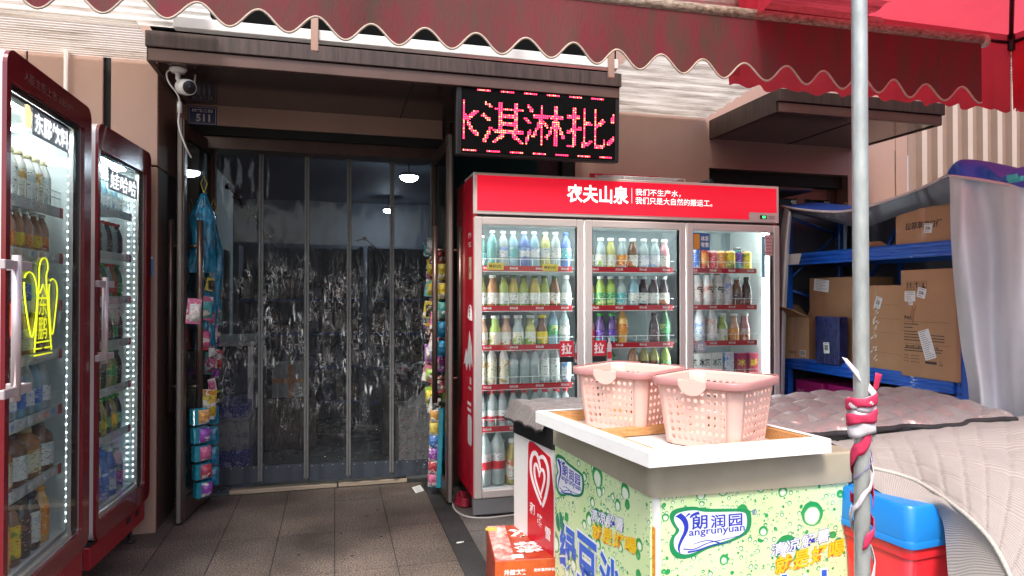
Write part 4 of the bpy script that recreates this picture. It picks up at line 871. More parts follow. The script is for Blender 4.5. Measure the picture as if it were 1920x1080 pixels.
# extra packets between the larger ones
ex_c = [('black', 'teal'), ('yellow', 'black'), ('black', 'orange'), ('white', 'teal'), ('black', 'pink'), ('teal', 'black'), ('purple', 'black'), ('black', 'white'), ('orange', 'red'), ('black', 'purple'), ('white', 'pink'), ('green', 'black')]
for i in range(12):
    p = W([404, 396, 410][i % 3], 500 + i * 21, X=-.765)
    card(p, .05, .085, packet(*ex_c[i]), packet(ex_c[i][1], ex_c[i][0]), R(20 + 9 * (i % 4)), 'small_packet', f'small {ex_c[i][0]} and {ex_c[i][1]} packet beside the left curtain edge, {ORD[i]} from the top', 'small packets beside the left curtain edge', .2 * math.sin(i * 1.7))
for i in range(12):
    p = W([801, 812, 806][i % 3], 455 + i * 26, Y=4.84)
    card(p, .055, .10, packet(*ex_c[-i]), packet(ex_c[-i][1], ex_c[-i][0]), R(-30 + 9 * (i % 4)), 'small_packet', f'small {ex_c[-i][0]} and {ex_c[-i][1]} packet behind the right door packets, {ORD[i]} from the top', 'small packets behind the right door packets', .3 * math.sin(i * 1.7))
p = W(784, 918, Z=.012)
g = MB(); g.box(-.038, .038, -.03, .03, 0, .003, mat('paper_tag', (.75, .75, .72), .6), Mt(*p, rz=R(35), rx=R(38))); 
for q in range(5): g.box(-.028, .028, -.02 + q * .009, -.017 + q * .009, .003, .0034, mat('tag_ink', (.3, .3, .3), .6), Mt(*p, rz=R(35), rx=R(38)))
tag(g.build('paper_tag'), 'small white printed paper tag lying on the paving by the right door', 'tag')

# ---------------- inside the shop ----------------
shm = mat('blue_shelf_edge', (.03, .08, .28), .4); goods = [labelmat('goods_%d' % i, c, i2, i3) for i, (c, i2, i3) in enumerate([((.22, .22, .24), (.03, .03, .05), (.1, .05, .04)), ((.10, .13, .21), (.4, .3, .3), (.03, .03, .05)), ((.26, .15, .09), (.4, .3, .28), (.05, .03, .02)), ((.05, .1, .07), (.25, .25, .2), (.15, .15, .05)), ((.2, .05, .05), (.3, .3, .3), (.05, .03, .03)), ((.36, .33, .28), (.05, .05, .05), (.15, .08, .05))])]
nm = ['left', 'middle', 'right']
for k in range(3):
    x0 = -1.0 + k * 1.35; yb = 7.4 - .2 * k
    r = thing('goods_shelf', f'dark {nm[k]} goods shelf with blue edges deep in the shop', 'shelf', (x0, yb, 0), 0, 'goods shelves inside the shop')
    g = MB(); g.box(0, 1.3, .38, .4, 0, 1.9, inw)
    for x in (0, 1.26): g.box(x, x + .04, 0, .38, 0, 1.9, inw)
    g.build('frame', r)
    for i, z in enumerate((.25, .62, .98, 1.34)):
        g = MB(); g.bbox(.04, 1.26, 0, .38, z - .03, z, shm, .002); g.build('shelf_board', r)
        for q in range(9):
            wd = random.uniform(.085, .13); h = random.uniform(.08, .27)
            o = MB().bbox(-wd / 2 + .006, wd / 2 - .006, 0, .2, 0, h, random.choice(goods), .003)
            m_ = o.build('goods_box'); m_.location = (x0 + .1 + q * .137, yb + .02 + random.uniform(0, .03), z + .001)
            tag(m_, f'dim packet, {ORD[q]} from the left, level {["one", "two", "three", "four"][i]} of the {nm[k]} goods shelf inside', 'box', f'packets on level {["one", "two", "three", "four"][i]} of the {nm[k]} goods shelf')
cardw = mat('white_carton_inside', (.42, .41, .38), .6, var=.2); crossm = mat('orange_tape_mark', (.6, .25, .08), .6)
p = W(545, 805, Z=.0)
g = MB(); q = W(545, 745, Y=6.3)
r = thing('white_carton', 'white carton with orange tape cross stacked inside behind the second curtain strip', 'box', (q.x, 6.3, q.z))
g = MB(); g.bbox(-.16, .16, 0, .3, 0, .30, cardw, .004); g.build('body', r); g = MB(); g.box(-.02, .02, -.003, -.0005, .001, .299, crossm); g.box(-.155, -.0205, -.003, -.0005, .13, .17, crossm); g.box(.0205, .155, -.003, -.0005, .13, .17, crossm); g.build('tape', r)
g = MB(); g.bbox(q.x - .22, q.x + .22, 6.28, 6.7, 0, q.z - .001, mat('brown_stack', (.16, .11, .08), .6, var=.3), .004); tag(g.build('carton_stack'), 'dark brown carton carrying the white carton inside the shop', 'box')
ctop = mat('pale_counter_top', (.5, .52, .46), .3)
r = thing('counter', 'pale topped counter standing inside by the left door', 'counter', (-1.05, 5.6, 0))
g = MB(); g.bbox(0, .45, 0, 1.2, .98, 1.01, ctop, .004); g.build('top', r); g = MB(); g.box(.02, .06, .02, .06, 0, .98, alu); g.box(.39, .43, .02, .06, 0, .98, alu); g.box(.02, .42, .6, 1.15, 0, .98, inw); g.build('legs', r)
bt = labelmat('beer_box', (.05, .05, .25), (.6, .6, .7), (.3, .3, .5)); 
for i, (u, v, wd, h, m, lab) in enumerate(((427, 872, .34, .22, bt, 'lowest dark drinks carton inside by the left door'), (427, 790, .34, .24, labelmat('box_grey', (.35, .33, .32), (.1, .1, .1), (.2, .2, .25)), 'grey and dark drinks carton on top of the lowest one by the left door'), (430, 722, .30, .1, bt, 'flat open purple tray of drinks topmost of the cartons by the left door'))):
    q = W(u, v, Y=5.35); g = MB(); g.bbox(-wd / 2, wd / 2, 0, .5, 0, h, m, .004); o = g.build('drinks_carton'); o.location = (q.x - .02, 5.35, [0.001, .222, .463][i]); tag(o, lab, 'box', 'drinks cartons stacked inside by the left door')
scw = mat('scale_white', (.6, .6, .58), .35)
r = thing('weighing_scale', 'white electronic scale with dark screen on a box behind the rightmost curtain strip', 'scale', (.74, 5.45, .47))
g = MB(); g.prism([(-.16, 0), (.16, 0), (.18, .12), (.1, .17), (-.02, .17), (-.1, .06)], 0, .22, scw, Matrix.Rotation(0, 4, 'Z')); g.build('body', r); g = MB(); g.add([(-.095, -.003, .075), (-.025, -.003, .165), (-.025, .2, .172), (-.1, .2, .075)], [(0, 1, 2, 3)], black); g.box(-.12, .14, .02, .2, .171, .18, black); g.build('screen', r)
g = MB(); g.bbox(.5, 1.05, 5.4, 5.8, 0, .468, labelmat('box_under_scale', (.4, .4, .38), (.45, .05, .06), (.3, .3, .3)), .004); tag(g.build('cardboard_box'), 'red and white printed box under the electronic scale', 'box')
for i in range(22):
    x = random.uniform(.45, 1.0); y = random.uniform(5.85, 6.2); g = MB(); pouch(g, (0, 0, 0), .11, .1, .04, packet(random.choice(['red', 'white', 'black', 'white']), random.choice(['red', 'white']))); o = g.build('sachet', fix=False); o.location = (x, y, .66 + random.uniform(0, .08)); o.rotation_euler = (random.uniform(-1.4, -.4), random.uniform(-.5, .5), random.uniform(0, 6))
    tag(o, 'red and white wrapped packet in the heap behind the electronic scale', 'packet', 'heap of wrapped packets behind the scale')
g = MB(); g.bbox(.4, 1.1, 5.82, 6.3, 0, .62, mat('dark_basket', (.05, .035, .03), .6), .005); tag(g.build('display_bin'), 'dark brown bin carrying the heap of wrapped packets', 'bin')
g = MB(); pts = [W(430, 350, Y=5.6), W(455, 385, Y=5.6), W(480, 410, Y=5.6), W(500, 445, Y=5.6)]; g.tube([tuple(p) for p in pts], .012, black, 6); 
for t in range(6): p = pts[0].lerp(pts[3], t / 5); g.lathe([(.03, -.02), (.035, .0), (.02, .025)], black, 8, c=tuple(p))
tag(g.build('cable_bundle'), 'black cable bundle running diagonally behind the leftmost curtain strip', 'cable')
g = MB(); pts = [W(u, v, Y=6) for u, v in ((668, 452), (684, 447), (700, 460), (716, 480), (724, 495))]; g.tube(chaikin([tuple(p) for p in pts], 2, False), .006, black, 5); g.lathe([(.001, -.02), (.02, -.01), (.02, .01), (.001, .02)], black, 8, c=tuple(pts[1])); tag(g.build('hanging_cable'), 'thin black curved cable with a knob hanging inside behind the fourth strip', 'cable')

# ---------------- LED sign, camera, number plate ----------------
r = thing('led_sign', 'black dot matrix sign showing red Chinese characters above the red fridge', 'sign', (.70, 3.93, 2.222))
r.rotation_euler = (R(2.5), 0, R(-.6))
SW, SH_ = 1.047, .418
g = MB(); g.bbox(0, SW, 0, .07, 0, SH_, mat('sign_case', (.018, .018, .02), .35), .006)
ox, oz = .038, .022; iw, ih = SW - .076, SH_ - .044; g.build('case', r)
g = MB(); g.box(ox - .008, SW - ox + .008, -.004, -.0005, oz - .006, SH_ - oz + .006, mat('sign_face', (.002, .002, .002), .9, spec=.1)); fc = g.build('display', r)
NC, NR = 80, 32; px, pz = iw / NC, ih / NR
lit = [[0] * NC for _ in range(NR)]
def raster(ch, cx, cy, sz):
    V, Fc, a, b = txtmesh(ch, .0, None, 2)
    wd = sz; hh = sz * b / a if b < a * 1.3 else sz
    for f in Fc:
        P = [(cx + V[i][0] * wd, cy + V[i][1] * hh) for i in f]
        xs_ = [p[0] for p in P]; ys_ = [p[1] for p in P]
        for rr in range(max(0, int(min(ys_)) - 1), min(NR, int(max(ys_)) + 2)):
            for cc in range(max(0, int(min(xs_)) - 1), min(NC, int(max(xs_)) + 2)):
                for sx_, sy_ in ((.25, .25), (.75, .25), (.5, .5), (.25, .75), (.75, .75)):
                    qx, qy = cc + sx_, rr + sy_; ins = True; sg = 0
                    for i in range(len(P)):
                        x1, y1 = P[i]; x2, y2 = P[(i + 1) % len(P)]; c_ = (x2 - x1) * (qy - y1) - (y2 - y1) * (qx - x1)
                        if c_ * sg < 0: ins = False; break
                        if c_: sg = c_
                    if ins: lit[rr][cc] += 1
for ch, cx in (('冰', -2.5), ('淇', 20), ('淋', 42), ('批', 64.5), ('发', 86.5)): raster(ch, cx, 15.5, 22)
for k in range(7):
    for q in range(7):
        for rr, off in ((31, 7), (0, 0)):
            cc = off + k * 12 + q
            if cc < NC - 1: lit[rr][cc] = 9
on = mat('led_red', (1, .1, .1), .5, emit=5.0, ec=(1, .012, .07)); on2 = mat('led_orange', (1, .4, .1), .5, emit=4.5, ec=(1, .10, .08)); off = mat('led_off', (.012, .012, .012), .6)
gl = MB(); go = MB()
for rr in range(NR):
    for cc in range(NC):
        x = ox + (cc + .5) * px; z = oz + (rr + .5) * pz; L_ = lit[rr][cc] >= 3
        rad = .0047 if L_ else .0014; vs = [(x + rad * math.cos(a), -.0052, z + rad * math.sin(a)) for a in (0, 1.05, 2.09, 3.14, 4.19, 5.24)]
        (gl if L_ else go).add(vs, [(0, 1, 2, 3, 4, 5)], (on2 if random.random() < .35 else on) if L_ else off)
gl.build('lit_dots', fc, fix=False); go.build('unlit_dots', fc, fix=False)

p = W(325, 116, Z=2.63); cw = mat('camera_white', (.75, .75, .72), .35)
r = thing('security_camera', 'white security camera hanging under the left end of the door canopy', 'camera', (p.x, 4.02, 2.63))
g = MB(); g.lathe([(.035, -.022), (.045, -.006), (.046, 0)], cw, 18); g.tube([(0, 0, -.02), (0, 0, -.055), (.012, -.01, -.075)], .013, cw, 10); g.build('mount', r)
dM = Matrix.Translation((.045, -.02, -.105)) @ Vector((.55, -.78, -.22)).to_track_quat('Z', 'Y').to_matrix().to_4x4()
g = MB(); g.lathe([(.004, -.075), (.03, -.07), (.042, -.045), (.044, .0), (.042, .038), (.036, .042)], cw, 20, M4=dM); g.build('body', r)
g = MB(); g.lathe([(.036, .0425), (.034, .047), (.002, .048)], black, 20, M4=dM); g.lathe([(.012, .048), (.010, .054), (.001, .056)], mat('lens', (.01, .01, .02), .05), 12, M4=dM); g.build('lens', r)
g = MB(); g.tube([(.075, .03, -.09), (.082, .035, -.015)], .005, cw, 8); g.build('antenna', r)
g = MB(); g.tube(chaikin([(-.03, 0, -.008), (-.06, 0, -.02), (-.05, -.01, -.08), (.0, .02, -.14), (.005, .03, -.19), (.0, .03, -.24), (-.005, .03, -.31), (.03, .05, -.42), (.05, .1, -.47)], 2, False), .0045, cw, 6); g.lathe([(.012, -.235), (.013, -.19), (.009, -.175)], cw, 10, c=(.003, .03, 0)); g.build('cable', r)
navy = mat('plate_navy', (.012, .015, .12), .3)
r = thing('number_plate', 'navy blue house number plate reading 511 above the left door', 'sign', (-.93, 4.742, 2.497))
g = MB(); g.bbox(0, .175, 0, .006, 0, .122, navy, .002); g.build('plate', r)
g = MB(); ly = -.0008; g.prism(rrect(.006, .169, .006, .116, .006), ly, -.0002, white, holes=[rrect(.0085, .1665, .0085, .1135, .005)[::-1]]); addtxt(g, '祥鹤二街', .13, .022, white, Mt(.0875, -.001, .093), .02); addtxt(g, '511', .085, .05, white, Mt(.092, -.001, .046), .03); g.build('lettering', r)
# ---------------- freezers in front ----------------
def quad_frame(A, B, Cc, D):
    """maps u,v in 0..1 to the quad's corners (front-left, front-right, back-right, back-left)"""
    A, B, Cc, D = [Vector((*q, 0)) for q in (A, B, Cc, D)]
    return lambda s, t: (A * (1 - s) * (1 - t) + B * s * (1 - t) + Cc * s * t + D * (1 - s) * t)
def inset_quad(q, d):
    c = Vector((sum(p[0] for p in q) / 4, sum(p[1] for p in q) / 4)); out = []
    for i in range(4):
        p = Vector(q[i]); a = (Vector(q[i - 1]) - p).normalized(); b = (Vector(q[(i + 1) % 4]) - p).normalized(); out.append(tuple(p + (a + b) * d))
    return out
def round_quad(q, r, n=5):
    out = []
    for i in range(4):
        p = Vector(q[i]); a = p + (Vector(q[i - 1]) - p).normalized() * r; b = p + (Vector(q[(i + 1) % 4]) - p).normalized() * r
        for k in range(n + 1): t = k / n; out.append(tuple(a * (1 - t) ** 2 + p * 2 * t * (1 - t) + b * t * t))
    return out
def slab(g, poly, z0, z1, m, r=0, M4=None, smooth=False):
    n = len(poly)
    lv = [(z0, 0)] + ([(z1 - r, 0), (z1 - r * .3, r * .3), (z1, r)] if r else [(z1, 0)])
    vs = []; c = Vector((sum(p[0] for p in poly) / n, sum(p[1] for p in poly) / n))
    for z, d in lv:
        for p in poly: v = Vector(p); v = v + (c - v).normalized() * d; vs.append((v.x, v.y, z))
    fs = [(k * n + i, k * n + (i + 1) % n, (k + 1) * n + (i + 1) % n, (k + 1) * n + i) for k in range(len(lv) - 1) for i in range(n)]
    g.add(vs, fs, m, smooth, M4); g.add(vs[-n:], [tuple(range(n))], m, False, M4); g.add(vs[:n], [tuple(range(n))[::-1]], m, False, M4)

def droplets():
    m = bpy.data.materials.new('droplet_print'); m.use_nodes = True; n = m.node_tree.nodes; L = m.node_tree.links; b = n['Principled BSDF']
    tc = n.new('ShaderNodeTexCoord'); cur = None
    bgn = n.new('ShaderNodeTexNoise'); bgn.inputs['Scale'].default_value = 5; L.new(tc.outputs['Object'], bgn.inputs[0])
    bg = n.new('ShaderNodeMixRGB'); bg.inputs[1].default_value = (.50, .74, .30, 1); bg.inputs[2].default_value = (.76, .84, .56, 1); L.new(bgn.outputs[0], bg.inputs[0]); cur = bg.outputs[0]
    wob = n.new('ShaderNodeTexNoise'); wob.inputs['Scale'].default_value = 22; L.new(tc.outputs['Object'], wob.inputs[0])
    wv = n.new('ShaderNodeVectorMath'); wv.operation = 'MULTIPLY_ADD'; wv.inputs[1].default_value = (.012, .012, .012); L.new(wob.outputs['Color'], wv.inputs[0]); L.new(tc.outputs['Object'], wv.inputs[2])
    def M_(op, a, b_=None, c=None):
        k = n.new('ShaderNodeMath'); k.operation = op
        for i, q in enumerate((a, b_, c)):
            if q is None: continue
            if isinstance(q, (int, float)): k.inputs[i].default_value = q
            else: L.new(q, k.inputs[i])
        return k.outputs[0]
    for sc, thr, off, rmax in ((60, .35, (0, 0, 0), .40), (30, .3, (.3, .2, .1), .42), (14, .35, (.13, .5, .37), .46), (7.5, .45, (.53, .21, .17), .40)):
        mp = n.new('ShaderNodeMapping'); mp.inputs['Location'].default_value = off; L.new(wv.outputs[0], mp.inputs[0])
        vo = n.new('ShaderNodeTexVoronoi'); vo.inputs['Scale'].default_value = sc; vo.inputs['Randomness'].default_value = .75; L.new(mp.outputs[0], vo.inputs[0])
        sp = n.new('ShaderNodeSeparateColor'); L.new(vo.outputs['Color'], sp.inputs[0])
        rad = M_('MULTIPLY_ADD', sp.outputs[1], rmax * .5, rmax * .45); have = M_('GREATER_THAN', sp.outputs[0], thr)
        inside = M_('MULTIPLY', M_('LESS_THAN', vo.outputs['Distance'], rad), have)
        frac = M_('DIVIDE', vo.outputs['Distance'], rad)
        # lit part inside a drop is pale, its rim dark green
        loc = n.new('ShaderNodeVectorMath'); loc.operation = 'SUBTRACT'; L.new(mp.outputs[0], loc.inputs[0]); L.new(vo.outputs['Position'], loc.inputs[1]); sz = n.new('ShaderNodeSeparateXYZ'); L.new(loc.outputs[0], sz.inputs[0])
        tilt = M_('MULTIPLY_ADD', sz.outputs[2], sc * .7, frac)
        cr = n.new('ShaderNodeValToRGB'); L.new(tilt, cr.inputs[0]); e = cr.color_ramp.elements
        e[0].position = .42; e[0].color = (.82, .88, .76, 1); e[1].position = .98; e[1].color = (.015, .30, .08, 1); k = e.new(.62); k.color = (.75, .86, .62, 1); k = e.new(.74); k.color = (.03, .38, .10, 1)
        mx = n.new('ShaderNodeMixRGB'); L.new(inside, mx.inputs[0]); L.new(cur, mx.inputs[1]); L.new(cr.outputs[0], mx.inputs[2]); cur = mx.outputs[0]
    L.new(cur, b.inputs['Base Color']); b.inputs['Roughness'].default_value = .3; b.inputs['Coat Weight'].default_value = .2; return m
drop = droplets()
rimm = mat('beige_plastic_rim', (.38, .34, .25), .35, var=.12, vs=9)
logog = mat('logo_green', (.01, .25, .09), .4); logob = mat('logo_blue', (.02, .04, .42), .4); logow = mat('logo_white', (.78, .8, .84), .4); yelp = mat('print_yellow', (.85, .6, .02), .4); orp = mat('print_orange', (.8, .25, .02), .4); bluep = mat('print_bright_blue', (.01, .13, .6), .4); leafp = mat('print_leaf_green', (.01, .22, .12), .4)
def logo(g, S, x0, x1, z0, z1, d=.001):
    """traced badge: green cloud-like border, white inside, blue lettering; coordinates from its bounding box"""
    def T(p): return (x0 + (x1 - x0) * p[0], z0 + (z1 - z0) * p[1])
    out = chaikin([(.0, .86), (.06, .98), (.30, 1.0), (.40, .93), (.62, .90), (.96, .86), (1.0, .76), (1.0, .48), (.93, .34), (.72, .22), (.45, .16), (.30, .03), (.14, .0), (.02, .12), (.0, .40), (.10, .56), (.04, .68)], 2)
    c = (.47, .52)
    inn = [(c[0] + (p[0] - c[0]) * .89, c[1] + (p[1] - c[1]) * .84) for p in out]
    g.prism([T(p) for p in out], -d, -d * .5, logog, S); g.prism([T(p) for p in inn], -d * 1.5, -d * 1.0, logow, S)
    W_, H_ = x1 - x0, z1 - z0
    def tx(s, cx, cz, w_, h_, m=logob, b=.02): addtxt(g, s, w_ * W_, h_ * H_, m, S @ Mt(*[q for q in (x0 + cx * W_, -d * 1.8, z0 + cz * H_)]), b)
    tx('朗', .365, .68, .19, .28, b=.018); tx('润', .585, .67, .18, .26, b=.018); tx('园', .80, .66, .17, .24, b=.018); tx('angrunyuan', .575, .46, .68, .14, b=.015)
    def sw(pts, r0, r1):
        P = chaikin(pts, 2, False); n = len(P); poly = []
        for i in range(n):
            a = P[max(0, i - 1)]; b = P[min(n - 1, i + 1)]; dx, dz = b[0] - a[0], b[1] - a[1]; l = math.hypot(dx, dz) or 1; rr = r0 + (r1 - r0) * i / (n - 1); poly.append((P[i], (-dz / l * rr, dx / l * rr)))
        pl = [T((p[0] + o[0], p[1] + o[1])) for p, o in poly] + [T((p[0] - o[0], p[1] - o[1])) for p, o in poly[::-1]]
        g.prism(pl, -d * 1.9, -d * 1.55, logob, S)
    sw([(.11, .86), (.16, .80), (.20, .70), (.21, .55), (.14, .36), (.11, .22), (.13, .13)], .045, .004); sw([(.25, .78), (.29, .84), (.36, .86)], .008, .035); sw([(.20, .80), (.23, .85), (.25, .86)], .004, .02)
    sw([(.17, .20), (.30, .16), (.45, .27), (.65, .30), (.90, .36)], .012, .004); sw([(.22, .13), (.34, .14), (.50, .22), (.75, .24)], .02, .003); sw([(.28, .27), (.45, .33), (.60, .25)], .004, .012)
def slanted(g, S, txt, x0, z0, x1, z1, h, m, mo=None, shear=.25):
    """a line of heavy characters climbing from x0,z0 to x1,z1"""
    a = math.atan2(z1 - z0, x1 - x0); Lh = math.hypot(x1 - x0, z1 - z0); n = len(txt)
    for i, ch in enumerate(txt):
        t = (i + .5) / n; M4 = S @ Mt(x0 + (x1 - x0) * t, 0, z0 + (z1 - z0) * t) @ Matrix.Rotation(-a, 4, 'Y')
        w_ = Lh / n * .92
        if mo: addtxt(g, ch, w_ * 1.06, h * 1.06, mo, M4 @ Mt(0, -.0012, 0), .045, shear)
        addtxt(g, ch, w_, h, m, M4 @ Mt(0, -.0019, 0), .018, shear)

A, B, Cc, D = (.977, 1.932), (1.735, 1.925), (1.68, 2.76), (.915, 2.76)
r = thing('chest_freezer', 'green chest freezer printed with water drops, logo and Chinese lettering', 'freezer', (A[0], A[1], 0))
o = Matrix.Translation((-A[0], -A[1], 0)); q0 = [A, B, Cc, D]
g = MB(); slab(g, round_quad(inset_quad(q0, .010), .02), .08, .738, mat('corner_white', (.75, .75, .72), .35), 0, o)
for s_ in (.15, .85):
    for t_ in (.12, .88): p = quad_frame(*q0)(s_, t_); g.lathe([(.03, 0), (.03, .08)], black, 10, c=(p.x - A[0], p.y - A[1], 0))
g.build('body', r)
SL = Matrix.Translation((D[0] - A[0], D[1] - A[1], 0)) @ Matrix.Rotation(math.atan2(A[1] - D[1], A[0] - D[0]), 4, 'Z'); LL = math.hypot(A[0] - D[0], A[1] - D[1])
SF = Matrix.Rotation(math.atan2(B[1] - A[1], B[0] - A[0]), 4, 'Z'); LF = math.hypot(B[0] - A[0], B[1] - A[1])
g = MB(); g.box(.022, LL - .026, .004, .012, .085, .736, drop, SL); ls = g.build('side_print', r)
g = MB(); g.box(.030, LF - .022, .004, .012, .085, .736, drop, SF); fs_ = g.build('front_print', r)
g = MB(); T0 = SL @ Mt(0, .0035, 0); logo(g, T0, .028, .315, .53, .705)
slanted(g, T0, '清凉解暑', .37, .545, .635, .585, .045, logow, logob); slanted(g, T0, '就是好喝', .385, .487, .725, .54, .055, yelp, orp)
T1 = T0
for ch, cx, cz, w_, h_ in (('绿', .16, .335, .17, .20), ('豆', .34, .345, .18, .2), ('沙', .53, .345, .17, .19), ('冰', .70, .33, .13, .18)):
    addtxt(g, ch, w_ * 1.08, h_ * 1.08, logow, T1 @ Mt(cx, -.0008, cz), .07); addtxt(g, ch, w_, h_, bluep, T1 @ Mt(cx, -.0016, cz), .03)
for poly in ([(.055, .46), (.035, .43), (.04, .395), (.075, .37), (.08, .41)], [(.085, .475), (.075, .44), (.085, .40), (.115, .385), (.12, .43)]): g.prism(chaikin(poly, 2), -.0022, -.0014, leafp, T1)
g.build('lettering', ls)
g = MB(); T0 = SF @ Mt(0, .0035, 0); logo(g, T0, .055, .355, .532, .70)
slanted(g, T0, '清凉解暑', .425, .528, .66, .564, .042, logow, logob); slanted(g, T0, '就是好喝', .442, .475, .72, .515, .058, yelp, orp)
addtxt(g, 'R', .008, .01, logob, T0 @ Mt(.366, -.001, .662), .01); g.prism([(.366 + .009 * math.cos(a * .5236), .662 + .009 * math.sin(a * .5236)) for a in range(12)], -.0008, -.0002, logob, T0, holes=[[(.366 + .0075 * math.cos(a * .5236), .662 + .0075 * math.sin(a * .5236)) for a in range(12)][::-1]])
for ch, cx, cz, w_, h_ in (('绿', .12, .36, .15, .17), ('豆', .29, .36, .16, .17), ('沙', .46, .36, .15, .17), ('冰', .62, .36, .15, .17)):
    addtxt(g, ch, w_ * 1.08, h_ * 1.08, logow, T0 @ Mt(cx, -.0008, cz), .07); addtxt(g, ch, w_, h_, bluep, T0 @ Mt(cx, -.0016, cz), .03)
g.build('lettering', fs_)
g = MB(); g.box(LL - .022, LL - .006, .0085, .0105, .085, .64, orp, SL); 
for k in range(9): addtxt(g, '绿豆沙冰清凉解暑好'[k], .013, .02, yelp, SL @ Mt(LL - .014, .0075, .62 - k * .03), .02)
g.build('corner_print', r)
g = MB(); slab(g, round_quad(inset_quad(q0, -.006), .045, 8), .737, .842, rimm, .008, o, True); g.build('rim', r)
g = MB(); slab(g, round_quad(inset_quad(q0, .07), .03), .8425, .850, mat('grey_glass_lid', (.10, .12, .12), .15), 0, o); g.tube([(.2, .06, .856), (.38, .05, .856)], .005, alu, 6); g.build('lid', r)

# stretched canvas lying face down on the freezer
fA, fB, fC, fD = (.919, 1.845), (1.592, 1.868), (1.475, 2.66), (.80, 2.63)
r = thing('canvas_frame', 'stretched white canvas frame lying face down on the green freezer', 'frame', (fA[0], fA[1], .857)); o = Matrix.Translation((-fA[0], -fA[1], 0))
canw = mat('canvas_white', (.82, .82, .80), .8, var=.05, vs=20, bump=.15, bs=300); pinew = mat('pine_wood', (.62, .34, .13), .55, var=.35, vs=9, stretch=(3, 12, 12), c2=(.42, .2, .07))
q1 = [fA, fB, fC, fD]; q2 = inset_quad(q1, .006); q3 = inset_quad(q1, .035); q4 = inset_quad(q1, .055)
def ring(g, qa, qb, za, zb, m):
    vs = [(*p, za) for p in qa] + [(*p, zb) for p in qb]; g.add(vs, [(i, (i + 1) % 4, 4 + (i + 1) % 4, 4 + i) for i in range(4)], m, False, o)
g = MB(); Z1 = .048
ring(g, q1, q1, 0, Z1 - .003, canw); ring(g, q1, q2, Z1 - .003, Z1, canw); ring(g, q2, q3, Z1, Z1 + .0005, canw); ring(g, q1, q1[:], 0, 0, canw); g.add([(*p, .0) for p in q1], [(0, 1, 2, 3)], canw, False, o); g.add([(*p, .006) for p in q3], [(0, 1, 2, 3)], mat('canvas_back', (.66, .62, .58), .85, var=.08, vs=5), False, o)
qf = quad_frame(*[(p[0], p[1]) for p in q1])
stp = mat('staple', (.45, .5, .55), .3, .8)
for s_, t_, n_ in ((0, 1, 12), (1, 0, 10)):
    for k in range(n_):
        f_ = (k + .5) / n_; p = qf(f_, .022) if s_ else qf(.024, f_); g.box(p.x - .005 - fA[0], p.x + .005 - fA[0], p.y - .0012 - fA[1], p.y + .0012 - fA[1], Z1 + .0003, Z1 + .0016, stp)
g.build('canvas', r, fix=False)
g = MB(); ring(g, q3, q4, Z1 - .002, Z1 - .003, pinew); ring(g, q4, q4, Z1 - .003, .007, pinew); g.build('stretcher', r, fix=False)
p0 = qf(.05, .50); p1 = qf(.96, .56); dv = (p1 - p0).normalized(); nv = Vector((-dv.y, dv.x, 0)) * .022
g = MB(); vs = []
for z in (.010, .036):
    for p in (p0 - nv, p1 - nv, p1 + nv, p0 + nv): vs.append((p.x, p.y, z))
g.add(vs, [(0, 3, 2, 1), (4, 5, 6, 7), (0, 1, 5, 4), (1, 2, 6, 5), (2, 3, 7, 6), (3, 0, 4, 7)], pinew, False, o); g.build('crossbar', r)

